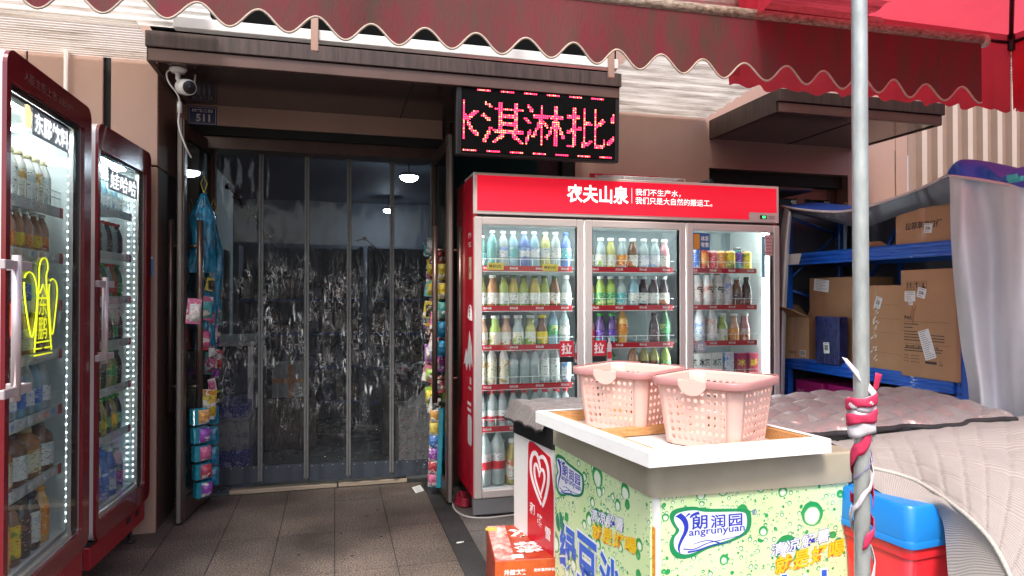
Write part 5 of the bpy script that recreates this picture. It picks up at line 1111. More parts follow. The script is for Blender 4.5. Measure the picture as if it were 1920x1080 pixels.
# pink baskets
pinkm = mat('pink_plastic', (.80, .52, .45), .38, transl=.06); pinkd = mat('pink_handle', (.50, .24, .23), .4)
def basket(label, loc, rz):
    r = thing('shopping_basket', label, 'basket', loc, rz, 'pink plastic baskets with apple shaped holes')
    bw, bd, tw, td, Hh = .265, .255, .315, .315, .222; rb, rt = .035, .045
    # perimeter parameter -> point; faces: front(-y), right, back, left with rounded corners
    def loop(wd, dp, rr, n=5):
        P = []
        for cx, cy, a0 in ((wd / 2 - rr, -dp / 2 + rr, -90), (wd / 2 - rr, dp / 2 - rr, 0), (-wd / 2 + rr, dp / 2 - rr, 90), (-wd / 2 + rr, -dp / 2 + rr, 180)):
            for i in range(n + 1): a = R(a0 + 90 * i / n); P.append((cx + rr * math.cos(a), cy + rr * math.sin(a)))
        return P
    N = 6; Lb, Lt = loop(bw, bd, rb), loop(tw, td, rt)
    def at(i, t, z_=None):   # i index into loop (float), t height 0..1
        k = int(i) % 24; k2 = (k + 1) % 24; f = i - int(i)
        b0 = Vector(Lb[k]).lerp(Vector(Lb[k2]), f); t0 = Vector(Lt[k]).lerp(Vector(Lt[k2]), f); p = b0.lerp(t0, t); return (p.x, p.y, t * Hh)
    apple = [(0, -.30), (.14, -.36), (.30, -.22), (.36, .02), (.28, .24), (.12, .28), (0, .20), (-.12, .28), (-.28, .24), (-.36, .02), (-.30, -.22), (-.14, -.36)]
    lf1 = [(.05, .34), (.10, .33), (.26, .48), (.20, .48)]; lf2 = [(-.04, .34), (-.22, .46), (-.30, .44), (-.12, .33)]
    g = MB(); t0_, t1_ = .07, .90; nr = 7
    loops = [[(-.5, -.5), (.5, -.5), (.5, .5), (-.5, .5)]] + [[(x * .88, y * .88 - .05) for x, y in l][::-1] for l in (apple, lf1, lf2)]
    flat = [p for l in loops for p in l]; tris = tessellate_polygon([[Vector((p[0], p[1], 0)) for p in l] for l in loops])
    for side in range(4):
        i0, i1 = side * 6 + 5, side * 6 + 6; nc = 9 if side in (3, 1) else 7   # straight runs lie between loop points 5-6, 11-12, 17-18, 23-0
        for a in range(nc):
            for b in range(nr):
                vs = []
                for p in flat: f = (a + .5 + p[0]) / nc; vs.append(at(i0 + f * .9999, t0_ + (t1_ - t0_) * (b + .5 + p[1]) / nr))
                g.add(vs, [tuple(t) for t in tris], pinkm, False)
        for (ta, tb) in ((0, t0_), (t1_, 1.0)): g.add([at(i0, ta), at(i0 + .9999, ta), at(i0 + .9999, tb), at(i0, tb)], [(0, 1, 2, 3)], pinkm)
        g.grid([[at(side * 6 + i, t) for i in range(6)] for t in (0, t0_, t1_, 1)], pinkm, True)
    g.add([(x, y, .004) for x, y in Lb], [tuple(range(24))], pinkm)
    body = g.build('body', r, fix=True); md = body.modifiers.new('thickness', 'SOLIDIFY'); md.thickness = .0028; md.offset = 0
    # rim with slight outward flare and dipping ends
    g = MB(); outer = loop(tw + .018, td + .018, rt + .009); 
    def rim(loop_, z, extra=0): return [(x, y, z + extra * math.cos(2 * math.pi * (i / 24))) for i, (x, y) in enumerate(loop_)]
    rr_ = [rim(loop(tw - .002, td - .002, rt), Hh), rim(loop(tw + .002, td + .002, rt), Hh + .006), rim(loop(tw + .018, td + .018, rt + .008), Hh + .006), rim(loop(tw + .02, td + .02, rt + .009), Hh - .014), rim(loop(tw + .012, td + .012, rt + .005), Hh - .014)]
    g.grid([row + [row[0]] for row in rr_], pinkm, True); g.build('rim', r)
    # side tabs carrying the pivots, and folded handles lying along the rim
    for sg in (-1, 1):
        g = MB(); tab = chaikin([(-.062, 0), (.062, 0), (.055, -.014), (.03, -.045), (0, -.052), (-.03, -.045), (-.055, -.014)], 2)
        g.prism([(x, z + Hh + .006) for x, z in tab], 0, .012, pinkm, Matrix.Rotation(0 if sg < 0 else math.pi, 4, 'Z') @ Matrix.Translation((0, -td / 2 - .017, 0))); g.build('pivot_tab', r)
    for sx in (-1, 1):
        P = []; lp = loop(tw + .034, td + .034, rt + .018, 6)
        half = [p for p in lp if p[0] * sx > .035 or abs(p[0]) > .1]; half = [p for p in half if p[0] * sx > 0]
        half.sort(key=lambda p: math.atan2(p[1], p[0] * sx)); st_, en = half[0], half[-1]
        half = [(sx * .05, st_[1])] + half + [(sx * .05, en[1])]
        g = MB(); g.grid([[(x * k_, y * k_, Hh + z_) for x, y in half] for k_, z_ in ((.985, .008), (1.0, .010), (1.012, .004), (1.012, -.014), (1.0, -.018), (.985, -.016))], pinkd); h_ = g.build('handle', r)
    return r
# long sides face left-front and right-back; the near corner points at the viewer
def place_basket(label, base_left, rz): return basket(label, base_left, rz)
basket('pink plastic basket with apple shaped holes standing nearer, on the right', (1.292, 2.082, .867), R(-57))
basket('pink plastic basket with apple shaped holes standing farther back, on the left', (1.125, 2.43, .867), R(-56))

# ice-cream freezer behind, with a heart emblem
hA, hB, hC, hD = (.93, 2.775), (1.76, 2.80), (1.72, 3.24), (.862, 3.20)
hr = thing('chest_freezer', 'white and red chest freezer with a heart emblem behind the green one', 'freezer', (hD[0], hD[1], 0)); o = Matrix.Translation((-hD[0], -hD[1], 0))
qh = [hA, hB, hC, hD]
g = MB(); slab(g, qh, .06, .70, mat('freezer_white', (.7, .68, .66), .4), 0, o); g.build('body', hr)
g = MB(); slab(g, round_quad(inset_quad(qh, -.01), .03), .702, .83, mat('freezer_black_rim', (.012, .012, .013), .35), .01, o); g.build('rim', hr)
SH2 = Matrix.Rotation(math.atan2(hA[1] - hD[1], hA[0] - hD[0]), 4, 'Z'); S2 = SH2
g = MB(); g.prism(chaikin([(.16, .09), (.425, .09), (.425, .655), (.30, .68), (.19, .70), (.165, .67)], 1), -.003, -.0006, mat('emblem_red', (.62, .012, .03), .35, var=.3, vs=50), S2); g.build('panel', hr)
g = MB(); hw = mat('emblem_white', (.8, .75, .75), .4)
def arc(pts, rr, m=hw): 
    P = chaikin(pts, 3, False); n = len(P); poly = []
    for i in range(n):
        a = P[max(0, i - 1)]; b = P[min(n - 1, i + 1)]; dx, dz = b[0] - a[0], b[1] - a[1]; l = math.hypot(dx, dz) or 1; k = rr * (.55 + .45 * math.sin(math.pi * (i + 1) / (n + 1))); poly.append((P[i], (-dz / l * k, dx / l * k)))
    g.prism([(p[0] + q[0], p[1] + q[1]) for p, q in poly] + [(p[0] - q[0], p[1] - q[1]) for p, q in poly[::-1]], -.0045, -.0032, m, S2)
arc([(.31, .43), (.26, .47), (.205, .53), (.195, .59), (.215, .64), (.255, .655), (.285, .625), (.30, .59)], .011)
arc([(.285, .635), (.33, .655), (.375, .62), (.385, .56), (.36, .49), (.335, .445), (.32, .425)], .011)
arc([(.31, .46), (.27, .50), (.24, .54), (.235, .585), (.255, .605), (.28, .585), (.29, .55)], .008)
arc([(.285, .55), (.305, .59), (.335, .59), (.345, .555), (.325, .51), (.305, .475)], .008)
for ch, x, z in (('和', .215, .385), ('路', .295, .355), ('雪', .375, .32)): addtxt(g, ch, .055, .055, hw, S2 @ Mt(x, -.004, z), .02)
g.build('emblem', hr)

# quilts
def satin(name, c, sc=7, dia=True):
    m = bpy.data.materials.new(name); m.use_nodes = True; n = m.node_tree.nodes; L = m.node_tree.links; b = n['Principled BSDF']
    b.inputs['Base Color'].default_value = (*c, 1); b.inputs['Roughness'].default_value = .27; b.inputs['Metallic'].default_value = .45; b.inputs['Sheen Weight'].default_value = .3
    tc = n.new('ShaderNodeTexCoord'); t = n.new('ShaderNodeTexNoise'); t.inputs['Scale'].default_value = 28; t.inputs['Detail'].default_value = 5; t.inputs['Distortion'].default_value = 1.5; L.new(tc.outputs['Object'], t.inputs[0])
    bp = n.new('ShaderNodeBump'); bp.inputs['Strength'].default_value = .5; bp.inputs['Distance'].default_value = .015; L.new(t.outputs[0], bp.inputs['Height']); L.new(bp.outputs[0], b.inputs['Normal']); return m
sat = satin('silver_pink_satin', (.40, .345, .325)); sat2 = satin('grey_satin', (.26, .225, .21))
def quilt_h(x, y, s):   # cushioned diamonds
    a = abs(math.sin((x * 1.0 + y * .45) * math.pi / s)); b = abs(math.sin((x * -.35 + y * 1.0) * math.pi / (s * .8))); return (min(a, 1) ** .4) * (min(b, 1) ** .4)
g = MB(); rows = []
cA, cB, cC, cD = Vector((1.72, 2.22)), Vector((2.90, 2.29)), Vector((3.18, 3.02)), Vector((1.55, 2.98))
for i in range(71):
    t = i / 70; row = []
    for j in range(131):
        s_ = j / 130; p = cA.lerp(cB, s_).lerp(cD.lerp(cC, s_), t); e = min(1, min(s_, 1 - s_) * 9, min(t, 1 - t) * 6); e = e ** .5; p.y += (.018 * math.sin(s_ * 17) + .01 * math.sin(s_ * 41)) * (1 - t)
        row.append((p.x, p.y, .838 + .012 * e + .045 * quilt_h(p.x, p.y, .19) * e + .008 * noise.noise(Vector((p.x * 3, p.y * 3, 0))) - .0 * t))
    rows.append(row)
g.grid(rows, sat); qt = tag(g.build('quilt_cover', fix=False), 'shiny silvery pink quilted cover over the freezer behind the metal pole', 'quilt')
g = MB(); fz = [tuple(cA + Vector((.08, .02))), tuple(cB + Vector((-.05, .03))), tuple(cC + Vector((-.1, -.1))), tuple(cD + Vector((.16, -.1)))]; g2 = MB()
slab(g2, fz, .06, .70, MATS['freezer_white']); r = thing('chest_freezer', 'white chest freezer with black rim under the silvery pink quilted cover', 'freezer', (1.8, 2.24, 0)); bo = g2.build('body', r); bo.location = (-1.8, -2.24, 0)
g2 = MB(); slab(g2, round_quad(inset_quad(fz, -.02), .03), .702, .830, MATS['freezer_black_rim'], .01); bo = g2.build('rim', r); bo.location = (-1.8, -2.24, 0)
g = MB(); g.tube([(p[0], p[1] - .004, p[2] - .010) for p in rows[0]], .013, mat('black_hem', (.02, .018, .02), .7), 6); g.build('hem', qt)
# cover of the heart freezer
g = MB(); rows = []
for i in range(31):
    t = i / 30; row = []
    for j in range(61):
        s_ = -.07 + 1.05 * j / 60; p = Vector((*hA, 0)).lerp(Vector((*hB, 0)), s_).lerp(Vector((*hD, 0)).lerp(Vector((*hC, 0)), s_), .08 + 1.0 * t)
        z = .842 + .018 * quilt_h(p.x, p.y, .16) + .01 * noise.noise(Vector((p.x * 6, p.y * 6, 4)))
        if s_ < 0: z -= (-s_) * 1.1; p.x += (-s_) * .25
        row.append((p.x, p.y, z))
    rows.append(row)
g.grid(rows, sat2); q_ = tag(g.build('quilt_cover', fix=False), 'grey satin quilted cover lying over the heart emblem freezer', 'quilt')
g = MB(); g.tube([(rr[0][0], rr[0][1], rr[0][2]) for rr in rows], .006, MATS['black_hem'], 6); g.build('hem', q_)

def striped(name):
    m = bpy.data.materials.new(name); m.use_nodes = True; n = m.node_tree.nodes; L = m.node_tree.links; b = n['Principled BSDF']
    uv = n.new('ShaderNodeUVMap'); sx = n.new('ShaderNodeSeparateXYZ'); L.new(uv.outputs[0], sx.inputs[0])
    a = n.new('ShaderNodeMath'); a.operation = 'SINE'; k = n.new('ShaderNodeMath'); k.operation = 'MULTIPLY'; k.inputs[1].default_value = 1; L.new(sx.outputs[1], k.inputs[0]); L.new(k.outputs[0], a.inputs[0])
    mr = n.new('ShaderNodeMapRange'); mr.inputs[1].default_value = -.25; mr.inputs[2].default_value = .35; L.new(a.outputs[0], mr.inputs[0])
    mx = n.new('ShaderNodeMixRGB'); mx.inputs[1].default_value = (.265, .238, .22, 1); mx.inputs[2].default_value = (.335, .305, .28, 1); L.new(mr.outputs[0], mx.inputs[0]); L.new(mx.outputs[0], b.inputs['Base Color']); b.inputs['Roughness'].default_value = .75; b.inputs['Sheen Weight'].default_value = .2
    bp = n.new('ShaderNodeBump'); bp.inputs['Strength'].default_value = .3; bp.inputs['Distance'].default_value = .004; L.new(a.outputs[0], bp.inputs['Height']); L.new(bp.outputs[0], b.inputs['Normal']); return m
strm = striped('striped_grey_cotton')
def cubic(P, t):
    n = len(P) - 1; x = max(0, min(n - 1e-6, t * n)); i = int(x); f = x - i
    p0 = P[max(0, i - 1)]; p1 = P[i]; p2 = P[i + 1]; p3 = P[min(n, i + 2)]
    return .5 * ((2 * p1) + (p2 - p0) * f + (2 * p0 - 5 * p1 + 4 * p2 - p3) * f * f + (3 * p1 - 3 * p2 + p3 - p0) * f ** 3)
back = [W(1535, 824, Z=.80), W(1640, 815, Z=.815), W(1760, 801, Z=.825), W(1900, 782, Z=.83), W(2150, 760, Z=.83)]
mid = [W(1585, 845, Z=.79), W(1680, 845, Z=.81), W(1800, 865, Z=.82), W(1930, 900, Z=.80), W(2150, 930, Z=.78)]
seam = [W(1628, 878, Z=.78), W(1720, 905, Z=.755), W(1830, 985, Z=.72), W(1893, 1080, Z=.64), W(1950, 1250, Z=.5)]
end = [W(1634, 912, Z=.735), W(1700, 952, Z=.705), W(1762, 966, Z=.69), W(1778, 1080, Z=.56), W(1800, 1300, Z=.40)]
def cloth(rows_ctrl, nu, nv, amp, seed, name, par=None, m=strm, vs=260):
    rows = []; uvs = []
    cols_c = [[Vector(cubic(rw, j / nv)) for j in range(nv + 1)] for rw in rows_ctrl]
    for i in range(nu + 1):
        row = []
        for j in range(nv + 1):
            p = cubic([c_[j] for c_ in cols_c], i / nu); q = noise.noise(Vector((p.x * 5, p.y * 5, seed))) * amp + noise.noise(Vector((p.x * 13, p.y * 13, seed + 3))) * amp * .5
            if name == 'top': q -= .010 * (1 - abs(math.sin(j * .31 + i * .05))) ** 6 + .008 * (1 - abs(math.sin(i * .26 - j * .02))) ** 6
            e = min(1, i / 4, (nu - i) / 4); row.append((p.x, p.y, p.z + q * e))
        rows.append(row)
    g = MB(); g.grid(rows, m); o_ = g.build(name, par, fix=False); me = o_.data; ul = me.uv_layers.new(name='UVMap')
    for lp in me.loops: 
        a_, b_ = divmod(lp.vertex_index, nv + 1); ul.data[lp.index].uv = (0, (a_ / nu if name == 'top' else b_ / nv) * vs * 6.2832)
    return o_, rows
qr = thing('quilt_cover', 'grey finely striped cotton quilt draped over the front right freezer', 'quilt', (0, 0, 0))
top_, rw = cloth([back, mid, seam], 60, 110, .012, 1.0, 'top', qr, vs=78)
fl, rw2 = cloth([seam, [a_.lerp(b_, .5) + Vector((0, 0, .012)) for a_, b_ in zip(seam, end)], end], 30, 110, .014, 2.0, 'side_flap', qr, vs=95)
g = MB(); g.tube([(p[0], p[1], p[2] + .004) for p in rw[-1]], .0065, mat('piping_cream', (.55, .52, .46), .7, var=.4, vs=150), 8); g.build('piping', qr)
g = MB(); rr0 = rw2[-1]; 
# rolled edge at the back left
rl = [W(u, v, Z=z) for u, v, z in ((1462, 795, .83), (1490, 788, .85), (1520, 792, .85), (1540, 812, .82))]
g = MB(); g.tube(chaikin([tuple(p) for p in rl], 2, False), .035, strm, 12); o_ = g.build('rolled_corner', qr); ul = o_.data.uv_layers.new(name='UVMap')
for lp in o_.data.loops: v = o_.data.vertices[lp.vertex_index].co; ul.data[lp.index].uv = (v.x, (v.x + v.z) * 700)
g = MB(); bx = [W(1720, 1000, Z=.5)]; g.add([], [], strm)
fz = [(1.98, 1.25), (3.3, 1.25), (3.4, 2.15), (2.02, 2.1)]
r = thing('chest_freezer', 'white chest freezer hidden under the striped cotton quilt', 'freezer', (1.98, 1.25, 0)); g = MB(); slab(g, fz, .06, .66, MATS['freezer_white'], 0, Matrix.Translation((-1.98, -1.25, 0))); g.build('body', r)
# ice box
bl = mat('icebox_blue', (.008, .20, .60), .35, coat=.1); rd = mat('icebox_red', (.72, .02, .03), .3, coat=.3)
ib = thing('ice_box', 'red plastic ice box with a bright blue lid beside the metal pole', 'ice box', (1.72, 1.68, 0), R(6))
g = MB()
def rr_slab(x0, x1, y0, y1, z0, z1, rad, m, taper=0, rz=.012):
    P0 = rrect(x0 + taper, x1 - taper, y0 + taper, y1 - taper, rad, 5); P1 = rrect(x0, x1, y0, y1, rad, 5); P2 = rrect(x0 + rz, x1 - rz, y0 + rz, y1 - rz, rad * .8, 5); n = len(P0)
    vs = [(*p, z0) for p in P0] + [(*p, z1 - rz) for p in P1] + [(*p, z1) for p in P2]; g.add(vs, [(k * n + i, k * n + (i + 1) % n, (k + 1) * n + (i + 1) % n, (k + 1) * n + i) for k in range(2) for i in range(n)], m, True); g.add([(*p, z1) for p in P2], [tuple(range(n))], m)
rr_slab(0, .34, 0, .26, 0, .60, .03, rd, .02); rr_slab(-.004, .344, -.004, .264, .560, .592, .03, rd, .0, .003); g.build('body', ib)
g = MB(); rr_slab(-.012, .352, -.012, .272, .595, .618, .03, bl, .0, .003); rr_slab(-.007, .347, -.007, .267, .618, .725, .03, bl, -.004, .007); g.build('lid', ib)
# ---------------- blue rack, cartons and tarpaulin ----------------
rackb = mat('rack_blue', (.008, .11, .55), .3, .1, var=.15, vs=10, coat=.3)
rk = thing('storage_rack', 'blue steel storage rack with two beams standing against the wall', 'rack', (3.3, 2.86, 0), R(-90))
# local x = along -y world? use world-like coordinates through rotation: local (x, y) -> world (3.3 + y, 2.86 - x)
def RK(y, d, z): return (2.86 - y, d, z)      # world y, depth behind the face, height
g = MB()
for y in (2.90, 4.34):
    for d in (.0, .46):
        x0 = 2.86 - y; g = MB()
        g.bbox(x0 - .022, x0 + .022, d, d + .045, 0, 2.0, rackb, .004)
        for k in range(40):
            g.box(x0 - .012, x0 - .006, d - .0012, d - .0002, .06 + k * .048, .08 + k * .048, black); g.box(x0 + .006, x0 + .012, d - .0012, d - .0002, .06 + k * .048, .08 + k * .048, black)
        g.build('post', rk)
g = MB()
for y in (2.90, 4.34):
    x0 = 2.86 - y
    for a, b_ in ((.4, .75), (.95, 1.3), (1.5, 1.85)): g.tube([(x0, .03, a), (x0, .46, b_)], .012, rackb, 6); g.tube([(x0, .46, b_), (x0, .03, b_ + .12)], .012, rackb, 6)
g.tube([(2.86 - 4.3, .47, 1.1), (2.86 - 3.7, .47, 1.95)], .016, rackb, 6); g.tube([(2.86 - 3.75, .47, .3), (2.86 - 3.75, .47, 2.0)], .018, rackb, 6)
g.build('braces', rk)
for z, nmz in ((.835, 'lower'), (1.600, 'upper')):
    g = MB(); x0, x1 = 2.86 - 4.32, 2.86 - 2.92
    for d in (-.018, .43):
        prof = [(d, z), (d + .04, z), (d + .04, z + .085), (d + .012, z + .085), (d, z + .07), (d, z + .058), (d + .008, z + .053), (d + .008, z + .043), (d, z + .038), (d, z + .026), (d + .008, z + .021), (d + .008, z + .013), (d, z + .009)]
        n = len(prof); vs = [(x0, a, b_) for a, b_ in prof] + [(x1, a, b_) for a, b_ in prof]
        g.add(vs, [(i, (i + 1) % n, n + (i + 1) % n, n + i) for i in range(n)] + [tuple(range(n)), tuple(range(n, 2 * n))[::-1]], rackb)
    g.build('beam', rk); g = MB(); g.box(x0, x1, .024, .428, z + .060, z + .066, mat('rack_deck', (.2, .22, .25), .5, .3)); g.build('deck', rk)
g = MB(); g.add([(2.86 - 4.28, -.0192, 1.606), (2.86 - 4.17, -.0192, 1.606), (2.86 - 4.14, -.0192, 1.684), (2.86 - 4.28, -.0192, 1.684)], [(0, 1, 2, 3)], white); g.build('sticker', rk)

kraft = mat('kraft_cardboard', (.44, .24, .12), .7, var=.14, vs=5, bump=.1, bs=30); kraft2 = mat('kraft_dark', (.32, .165, .08), .7, var=.15, vs=6, bump=.1, bs=30); kraft3 = mat('kraft_pale', (.52, .33, .18), .7, var=.12, vs=6, bump=.08, bs=30)
tape = mat('packing_tape', (.42, .27, .16), .15, coat=.5); printm = mat('carton_ink', (.05, .035, .03), .7); slip = mat('white_slip', (.72, .72, .7), .6)
def box_on_rack(name, label, y0, y1, z, h, d0, dd, m, deco=None, rz=0, cat='box', group=None):
    """y0 near end, y1 far end; local x runs from the far end (left in view) to the near end"""
    r = thing(name, label, cat, (3.3 + d0, y1, z), R(-90) + rz, group); L_ = y1 - y0
    g = MB(); g.bbox(0, L_, 0, dd, 0, h, m, .004); bd = g.build('body', r)
    if deco: deco(r, L_, h)
    return r
def slipr(r, x, z, w_, h_, ang=0, ink='bars', y=-.0022):
    M4 = Mt(x, y, z) @ Matrix.Rotation(ang, 4, 'Y')
    g = MB(); g.prism(rrect(-w_ / 2, w_ / 2, -h_ / 2, h_ / 2, .004, 2), -.0006, 0, slip, M4)
    n = max(2, int(h_ / .012))
    for k in range(n):
        zz = -h_ / 2 + (k + .7) * h_ / (n + .4); g.box(-w_ * .38, w_ * random.uniform(.0, .4), -.0011, -.0007, zz, zz + .0022, printm, M4)
    if ink == 'code': 
        for k in range(9): g.box(-w_ * .3 + k * w_ * .07, -w_ * .3 + k * w_ * .07 + .0015 * (1 + k % 2), -.0013, -.0007, -h_ * .2, h_ * .25, printm, M4)
    if ink == '51': addtxt(g, '51B', w_ * .5, h_ * .3, printm, M4 @ Mt(0, -.0014, 0), .04)
    g.build('paper_slip', r)
def dec_top(r, L_, h):
    g = MB(); addtxt(g, '拉菲草进口行', .25, .045, printm, Mt(.20, -.001, h * .52), .03, .15); g.box(L_ * .45, L_ * .52, -.0008, -.0002, 0, h, tape); g.build('print', r); slipr(r, .235, h * .42, .055, .055, R(6), '51')
box_on_rack('cardboard_box', 'kraft box with black Chinese lettering on the upper beam of the blue rack', 2.93, 3.34, 1.668, .235, .02, .32, kraft, dec_top, R(0))
g = MB(); g.bbox(0, .30, 0, .25, 0, .008, kraft, .002); g.add([(0, 0, .008), (.30, 0, .008), (.28, -.05, .045), (.05, -.04, .055)], [(0, 1, 2, 3)], mat('kraft_orange', (.42, .17, .07), .7)); o_ = g.build('cardboard_sheet'); o_.location = (3.32, 3.68, 1.668); o_.rotation_euler = (0, 0, R(-90)); tag(o_, 'flattened cardboard sheet left of the lettered box on the upper beam', 'cardboard')
def dec_tall(r, L_, h):
    g = MB()
    for k, s_ in enumerate('↑☂♻'):
        g.prism(rrect(.045 + k * .05, .083 + k * .05, h - .115, h - .068, .001, 1), -.001, -.0003, printm, holes=[rrect(.0465 + k * .05, .0815 + k * .05, h - .1135, h - .0695, .001, 1)[::-1]])
    g.prism([(.052, h - .108), (.056, h - .108), (.056, h - .085), (.060, h - .085), (.054, h - .073), (.048, h - .085), (.052, h - .085)], -.0014, -.0003, printm); g.prism([(.070, h - .108), (.074, h - .108), (.074, h - .085), (.078, h - .085), (.072, h - .073), (.066, h - .085), (.070, h - .085)], -.0014, -.0003, printm)
    g.prism([(.112, h - .105), (.116, h - .105), (.116, h - .09), (.124, h - .075), (.104, h - .075), (.112, h - .09)], -.0014, -.0003, printm); g.prism([(.152, h - .108), (.176, h - .108), (.16, h - .09), (.17, h - .075), (.156, h - .08)], -.0014, -.0003, printm)
    addtxt(g, '净水机', .06, .026, printm, Mt(.055, -.001, .345), .05)
    for k, (l0, z_) in enumerate(((.30, .322), (.10, .305), (.06, .285), (.09, .262), (.27, .245), (.27, .228), (.27, .212), (.30, .192), (.26, .165), (.25, .15))):
        g.box(.025, .025 + min(l0, L_ - .06), -.001, -.0003, z_, z_ + (.0015 if k in (0, 7) else .005), printm)
    addtxt(g, '佛山市顺德区水处理有限公司', .22, .014, printm, Mt(.145, -.0012, .178), .03)
    for k in range(3): addtxt(g, ['机 型：', '电 压：', '产 地：'][k], .03, .009, printm, Mt(.042, -.0012, .125 - k * .018), .02); g.box(.07, .13, -.001, -.0003, .123 - k * .018, .126 - k * .018, printm)
    g.box(.17, .245, -.001, -.0003, .085, .10, printm); addtxt(g, '♻', .026, .026, printm, Mt(.272, -.0012, .09), .02); g.build('print', r)
    g = MB(); g.box(L_ * .45, L_ * .47, -.0009, -.0002, h * .93, h, tape); g.prism([(.07, h - .26), (.085, h - .21), (.092, h - .235), (.11, h - .205), (.094, h - .27), (.09, h - .32)], -.0016, -.0003, kraft2); g.build('torn_patch', r)
    slipr(r, .07, h - .155, .075, .06, 0); slipr(r, .15, h - .135, .058, .058, R(14), '51'); slipr(r, .185, h - .43, .075, .17, R(-18)); slipr(r, .075, h - .195, .03, .02, R(8))
box_on_rack('cardboard_box', 'tall kraft box of a water purifier, rightmost on the lower beam of the blue rack', 2.885, 3.255, .902, .625, -.03, .30, kraft, dec_tall)
def dec_mid(r, L_, h):
    g = MB(); pts = [(L_ * .47, h), (L_ * .52, h), (L_ * .50, h * .6), (L_ * .46, h * .3), (L_ * .42, 0), (L_ * .36, 0), (L_ * .41, h * .3), (L_ * .45, h * .6)]; g.prism(pts, -.0010, -.0002, tape)
    for k in range(26): z = random.uniform(.1, .8) * h; x = L_ * (.40 + .11 * z / h) + random.uniform(-.02, .03); g.prism([(x, z), (x + .012, z + .004), (x + .02, z + .018), (x + .006, z + .012)], -.002, -.001, mat('tape_glint', (.75, .72, .65), .1, coat=1))
    for z in (.13, .26, .35, .44): g.prism([(0, h * z * 1.8), (L_, h * z * 1.8 - .01), (L_, h * z * 1.8 - .013), (0, h * z * 1.8 - .004)], -.0008, -.0002, kraft2)
    g.build('tape', r); slipr(r, L_ * .54, h * .80, .052, .072, R(20), '51')
box_on_rack('cardboard_box', 'wide dented kraft box with shiny tape left of the tall box on the rack', 3.262, 3.68, .905, .535, 0, .4, kraft, dec_mid)
def dec_back(r, L_, h): slipr(r, L_ * .28, h - .055, .15, .085, R(6)); 
box_on_rack('cardboard_box', 'large brown carton standing behind the opened box on the rack', 3.70, 4.16, .903, .60, .06, .3, kraft2, dec_back)
# opened box
r = thing('open_box', 'opened pale kraft box with raised flaps, leftmost on the lower beam', 'box', (3.28, 4.335, .903), R(-90) + R(4))
g = MB(); T = .004; Lb_, Db, Hb = .245, .22, .315
g.box(0, Lb_, 0, T, 0, Hb, kraft3); g.box(0, Lb_, Db - T, Db, 0, Hb, kraft2); g.box(0, T, T, Db - T, 0, Hb, kraft3); g.box(Lb_ - T, Lb_, T, Db - T, 0, Hb, kraft2); g.box(0, Lb_, T, Db - T, 0, T, kraft3); g.box(Lb_ * .42, Lb_ * .6, -.0009, -.0001, 0, Hb, tape); g.box(.16, .215, -.0012, -.0002, .03, .075, slip)
for k in range(8): g.box(.165 + k * .006, .168 + k * .006, -.0016, -.0011, .036, .07, printm)
addtxt(g, 'BOX 04', .07, .02, printm, Mt(.09, -.0015, .055), .03); g.build('body', r)
for nm_, vs in (('flap', [(0, 0, Hb), (Lb_, 0, Hb), (Lb_ - .04, -.13, Hb + .06), (-.05, -.13, Hb + .10)]), ('flap', [(0, Db, Hb), (Lb_, Db, Hb), (Lb_ - .02, Db + .03, Hb + .09), (.01, Db + .03, Hb + .09)]), ('flap', [(0, 0, Hb), (0, Db, Hb), (-.09, Db, Hb + .08), (-.07, 0, Hb + .10)])):
    g = MB(); g.add(vs, [(0, 1, 2, 3)], kraft3); f_ = g.build(nm_, r); md = f_.modifiers.new('thickness', 'SOLIDIFY'); md.thickness = .004
def dec_bag(r, L_, h): slipr(r, L_ * .55, h * .35, .055, .075, R(-4), 'code', -.012)
r = box_on_rack('wrapped_parcel', 'dark blue parcel in clear film between the opened and the dented box', 3.755, 3.985, .903, .33, -.035, .07, mat('blue_wrapped', (.012, .03, .16), .18, var=.6, vs=30, stretch=(3, 1, .4), bump=.9, bs=34, coat=.9), dec_bag)
mag = mat('magenta_carton', (.42, .012, .16), .4, var=.1); magd = mat('magenta_dark', (.28, .01, .11), .4)
for k in range(4):
    y1 = 4.30 - k * .30; r = box_on_rack('magenta_box', f'magenta printed carton under the rack, {ORD[k]} from the left', y1 - .285, y1, .50, .25, .05 + .03 * k, .38, mag, None, 0, 'box', 'magenta cartons on the floor stack under the rack')
    g = MB(); addtxt(g, '快乐', .08, .05, mat('magenta_print', (.7, .35, .5), .5), Mt(.06, -.001, .16), .02); g.box(.17, .26, -.001, -.0003, .09, .18, MATS['magenta_print']); 
    for q in range(5): g.box(.02 + 0, .02 + .1, -.001, -.0003, .10 - q * .016, .104 - q * .016, MATS['magenta_print'])
    g.build('print', r)
g = MB(); g.bbox(0, 1.3, 0, .4, 0, .498, kraft2, .005); o_ = g.build('carton_row'); o_.location = (3.36, 4.3, 0); o_.rotation_euler = (0, 0, R(-90)); tag(o_, 'long brown carton on the ground carrying the magenta boxes', 'box')

